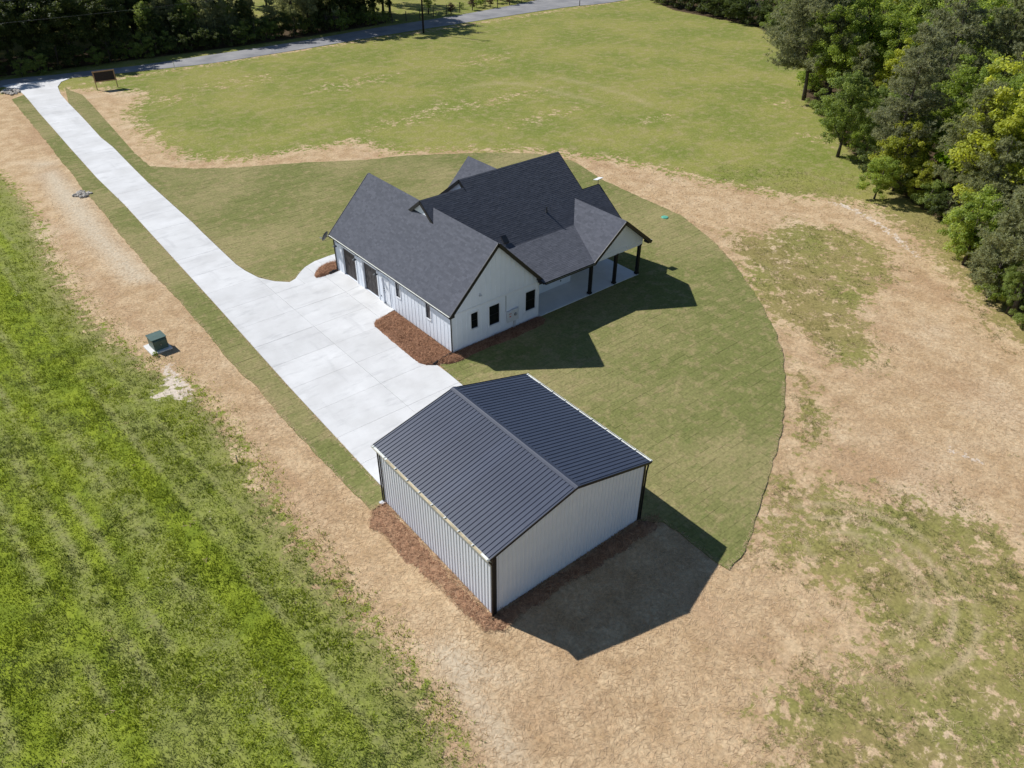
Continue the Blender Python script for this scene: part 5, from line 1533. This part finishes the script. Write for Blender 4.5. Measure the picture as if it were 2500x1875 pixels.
px_, py_ = PT['stake']
o = empty('survey_stake', (px_, py_, 0), .3, 'short grey stake standing in the grass beside the straw', 'stake')
mb = MB(); mb.box(-.022, .022, -.012, .012, -.1, .46); mb.add([(-.022, -.012, .46), (.022, -.012, .46), (.022, .012, .46), (-.022, .012, .46), (0, 0, .52)], [(0, 1, 4), (1, 2, 4), (2, 3, 4), (3, 0, 4)]); mb.build('stake_shaft', M['fence_wood'], o)
mb = MB(); mb.box(-.024, .024, -.014, .014, .34, .42); mb.build('stake_band', M['box_grey'], o)

px_, py_ = PT['lid']
o = empty('septic_lid', (px_, py_, .04), 0, 'round aqua green septic tank lid set in the sod lawn', 'tank lid')
mb = MB(); mb.lathe([(.30, -.05), (.30, .05), (.27, .07), (.10, .085), (.001, .088)], (0, 0, 0), 24); mb.build('lid_cap', M['lid'], o)
mb = MB(); mb.lathe([(.33, -.05), (.33, .025), (.302, .03)], (0, 0, 0), 24); mb.build('lid_rim', M['lid'], o)

# pad mounted transformer
(ax_, ay_), (bx_, by_), _c = PT['trans']
xf = empty('transformer_box', (ax_, ay_, 0), .06, 'green pad mounted transformer box on a white pad in the straw', 'transformer')
mb = MB(); mb.box(-.30, 1.06, -.22, 1.22, -.05, .12); mb.build('pad', M['pvc_pad'], xf)
mb = MB(); mb.slab([(0.02, 0, .12), (0.02, 1.0, .12), (0.02, 1.0, .86), (0.02, .12, .86), (0.02, 0, .78)], (.90, 0, 0)); mb.build('cabinet', M['xf_green'], xf)
mb = MB(); mb.box(-.03, .97, .06, 1.04, .862, .905); mb.build('hood', M['xf_green'], xf)
mb = MB(); mb.box(.06, .47, -.02, -.001, .17, .74); mb.box(.475, .88, -.02, -.001, .17, .74); mb.build('door', M['xf_green'], xf)
mb = MB(); mb.box(.45, .50, -.04, -.021, .42, .52); mb.build('latch', M['steel'], xf)
tree('shrub_bright', ax_ - .1, ay_ - .35, .34, 'small green weed at the near corner of the transformer pad', 'weed', wide=.8, name='weed_tuft')

# rubble piles
def rocks(name, c, n, rad, label, sx=1.0, sy=1.0, lo=.10, hi=.28):
    root = empty(name, (c[0], c[1], 0), 0, label, 'rocks')
    r_ = random.Random(int(c[1] * 10))
    for i in range(n):
        mb = MB()
        bm = bmesh.new()
        bmesh.ops.create_icosphere(bm, subdivisions=1, radius=1)
        s = r_.uniform(lo, hi)
        k = (r_.uniform(.7, 1.3), r_.uniform(.7, 1.3), r_.uniform(.45, .8))
        for v in bm.verts: v.co = Vector((v.co.x * k[0], v.co.y * k[1], v.co.z * k[2])) * s * r_.uniform(.8, 1.15)
        me = bpy.data.meshes.new('stone')
        bm.to_mesh(me); bm.free()
        me.materials.append(M['rock'])
        a, q = r_.uniform(0, 6.28), rad * r_.random() ** .6
        link('stone', me, root, (math.cos(a) * q * sx, math.sin(a) * q * sy, s * .25 + max(0, (.5 - q / rad)) * .25)).rotation_euler = (0, 0, r_.uniform(0, 6))
rocks('rock_pile', PT['rocksA'], 34, .85, 'small pile of grey rubble at the edge of the left sod strip', .9, 1.1)
rocks('rock_pile', PT['rocksB'], 44, 1.3, 'rip rap stones round the culvert end left of the driveway mouth', .8, 1.2, .15, .35)

# pasture beyond the road: posts, wire, bushes, tree
fence = empty('wire_fence', (FENCE[0][0], FENCE[0][1], 0), 0, 'wire fence on dark wooden posts along the far side of the road', 'fence')
f0 = FENCE[0]
line = list(FENCE) + [(86.0, 94.9), (89.5, 95.2), (93, 95.6)]
for x, y in line:
    mb = MB(); mb.tube([(x - f0[0], y - f0[1], -.2), (x - f0[0], y - f0[1], 1.75 + random.uniform(-.12, .12))], [.075, .07], 8); mb.build('fence_post', M['fence_wood'], fence)
for z in (.45, .85, 1.25):
    mb = MB(); mb.tube([(x - f0[0], y - f0[1] - .07, z) for x, y in line], [.008] * len(line), 4); mb.build('fence_wire', M['wire'], fence)
labs = ('round reddish bush by the fence, nearest the utility pole', 'taller reddish bush second along the roadside fence', 'reddish bush third along the roadside fence', 'reddish bush farthest along the roadside fence')
for (x, y), lab in zip(BUSHES, labs):
    tree('shrub_red', x, y, 2.0, lab, 'bush', wide=1.25)
tree('mid0', LAWNTREE[0], LAWNTREE[1] + .5, 6.5, 'small round leafy tree on the pasture behind the utility pole', 'tree', wide=1.15)
for x, y, H, k in ((58.5, 103, 14, 'dark0'), (64, 112, 15, 'mid1'), (84.5, 100, 7.5, 'mid0'), (97.5, 99.5, 9, 'mid1'), (104, 101, 10, 'mid0'), (90.5, 101.5, 6, 'mid0'), (112, 99, 10, 'mid1')):
    tree(k, x, y, H, 'leafy tree standing in the pasture beyond the roadside fence', 'tree', 'pasture trees beyond the fence')
for i in range(8):
    tree(rr.choice(('shrub', 'shrub_bright')), 72 + i * 3.2 + rr.uniform(-1, 1), 96.5 + rr.uniform(0, 1.5), rr.uniform(1.0, 1.8), 'low green bush growing along the wire fence', 'bush', 'green bushes along the wire fence')

# parked car behind the forest edge
cx_, cy_ = PT['car']
car = empty('parked_car', (cx_, cy_, 0), .35, 'white car parked beyond the trees across the road, half hidden', 'car')
mb = MB()
side = [(-2.15, .35), (-2.2, .75), (-1.95, .95), (-1.25, 1.02), (-.75, 1.45), (.75, 1.48), (1.45, 1.0), (2.1, .88), (2.2, .55), (2.15, .35)]
mb.slab([(x, -.85, z) for x, z in side], (0, 1.7, 0)); mb.build('car_body', M['car'], car)
mb = MB(); mb.slab([(-1.1, -.858, 1.03), (-.72, -.858, 1.39), (.68, -.858, 1.41), (1.22, -.858, 1.02)], (0, -.004, 0)); mb.slab([(-1.1, .858, 1.03), (-.72, .858, 1.39), (.68, .858, 1.41), (1.22, .858, 1.02)], (0, .004, 0)); mb.build('side_window', M['glass'], car)
mb = MB(); mb.slab([(.82, -.75, 1.46), (1.42, -.75, 1.03), (1.42, .75, 1.03), (.82, .75, 1.46)], (.03, 0, .03)); mb.build('windscreen', M['glass'], car)
for x in (-1.35, 1.4):
    for y in (-.80, .80):
        w_ = MB(); w_.lathe([(.001, -.1), (.2, -.1), (.33, -.09), (.34, 0), (.33, .09), (.2, .1), (.001, .1)], (x, y, .33), 18, (0, 1, 0)); w_.build('wheel', M['tyre'], car)
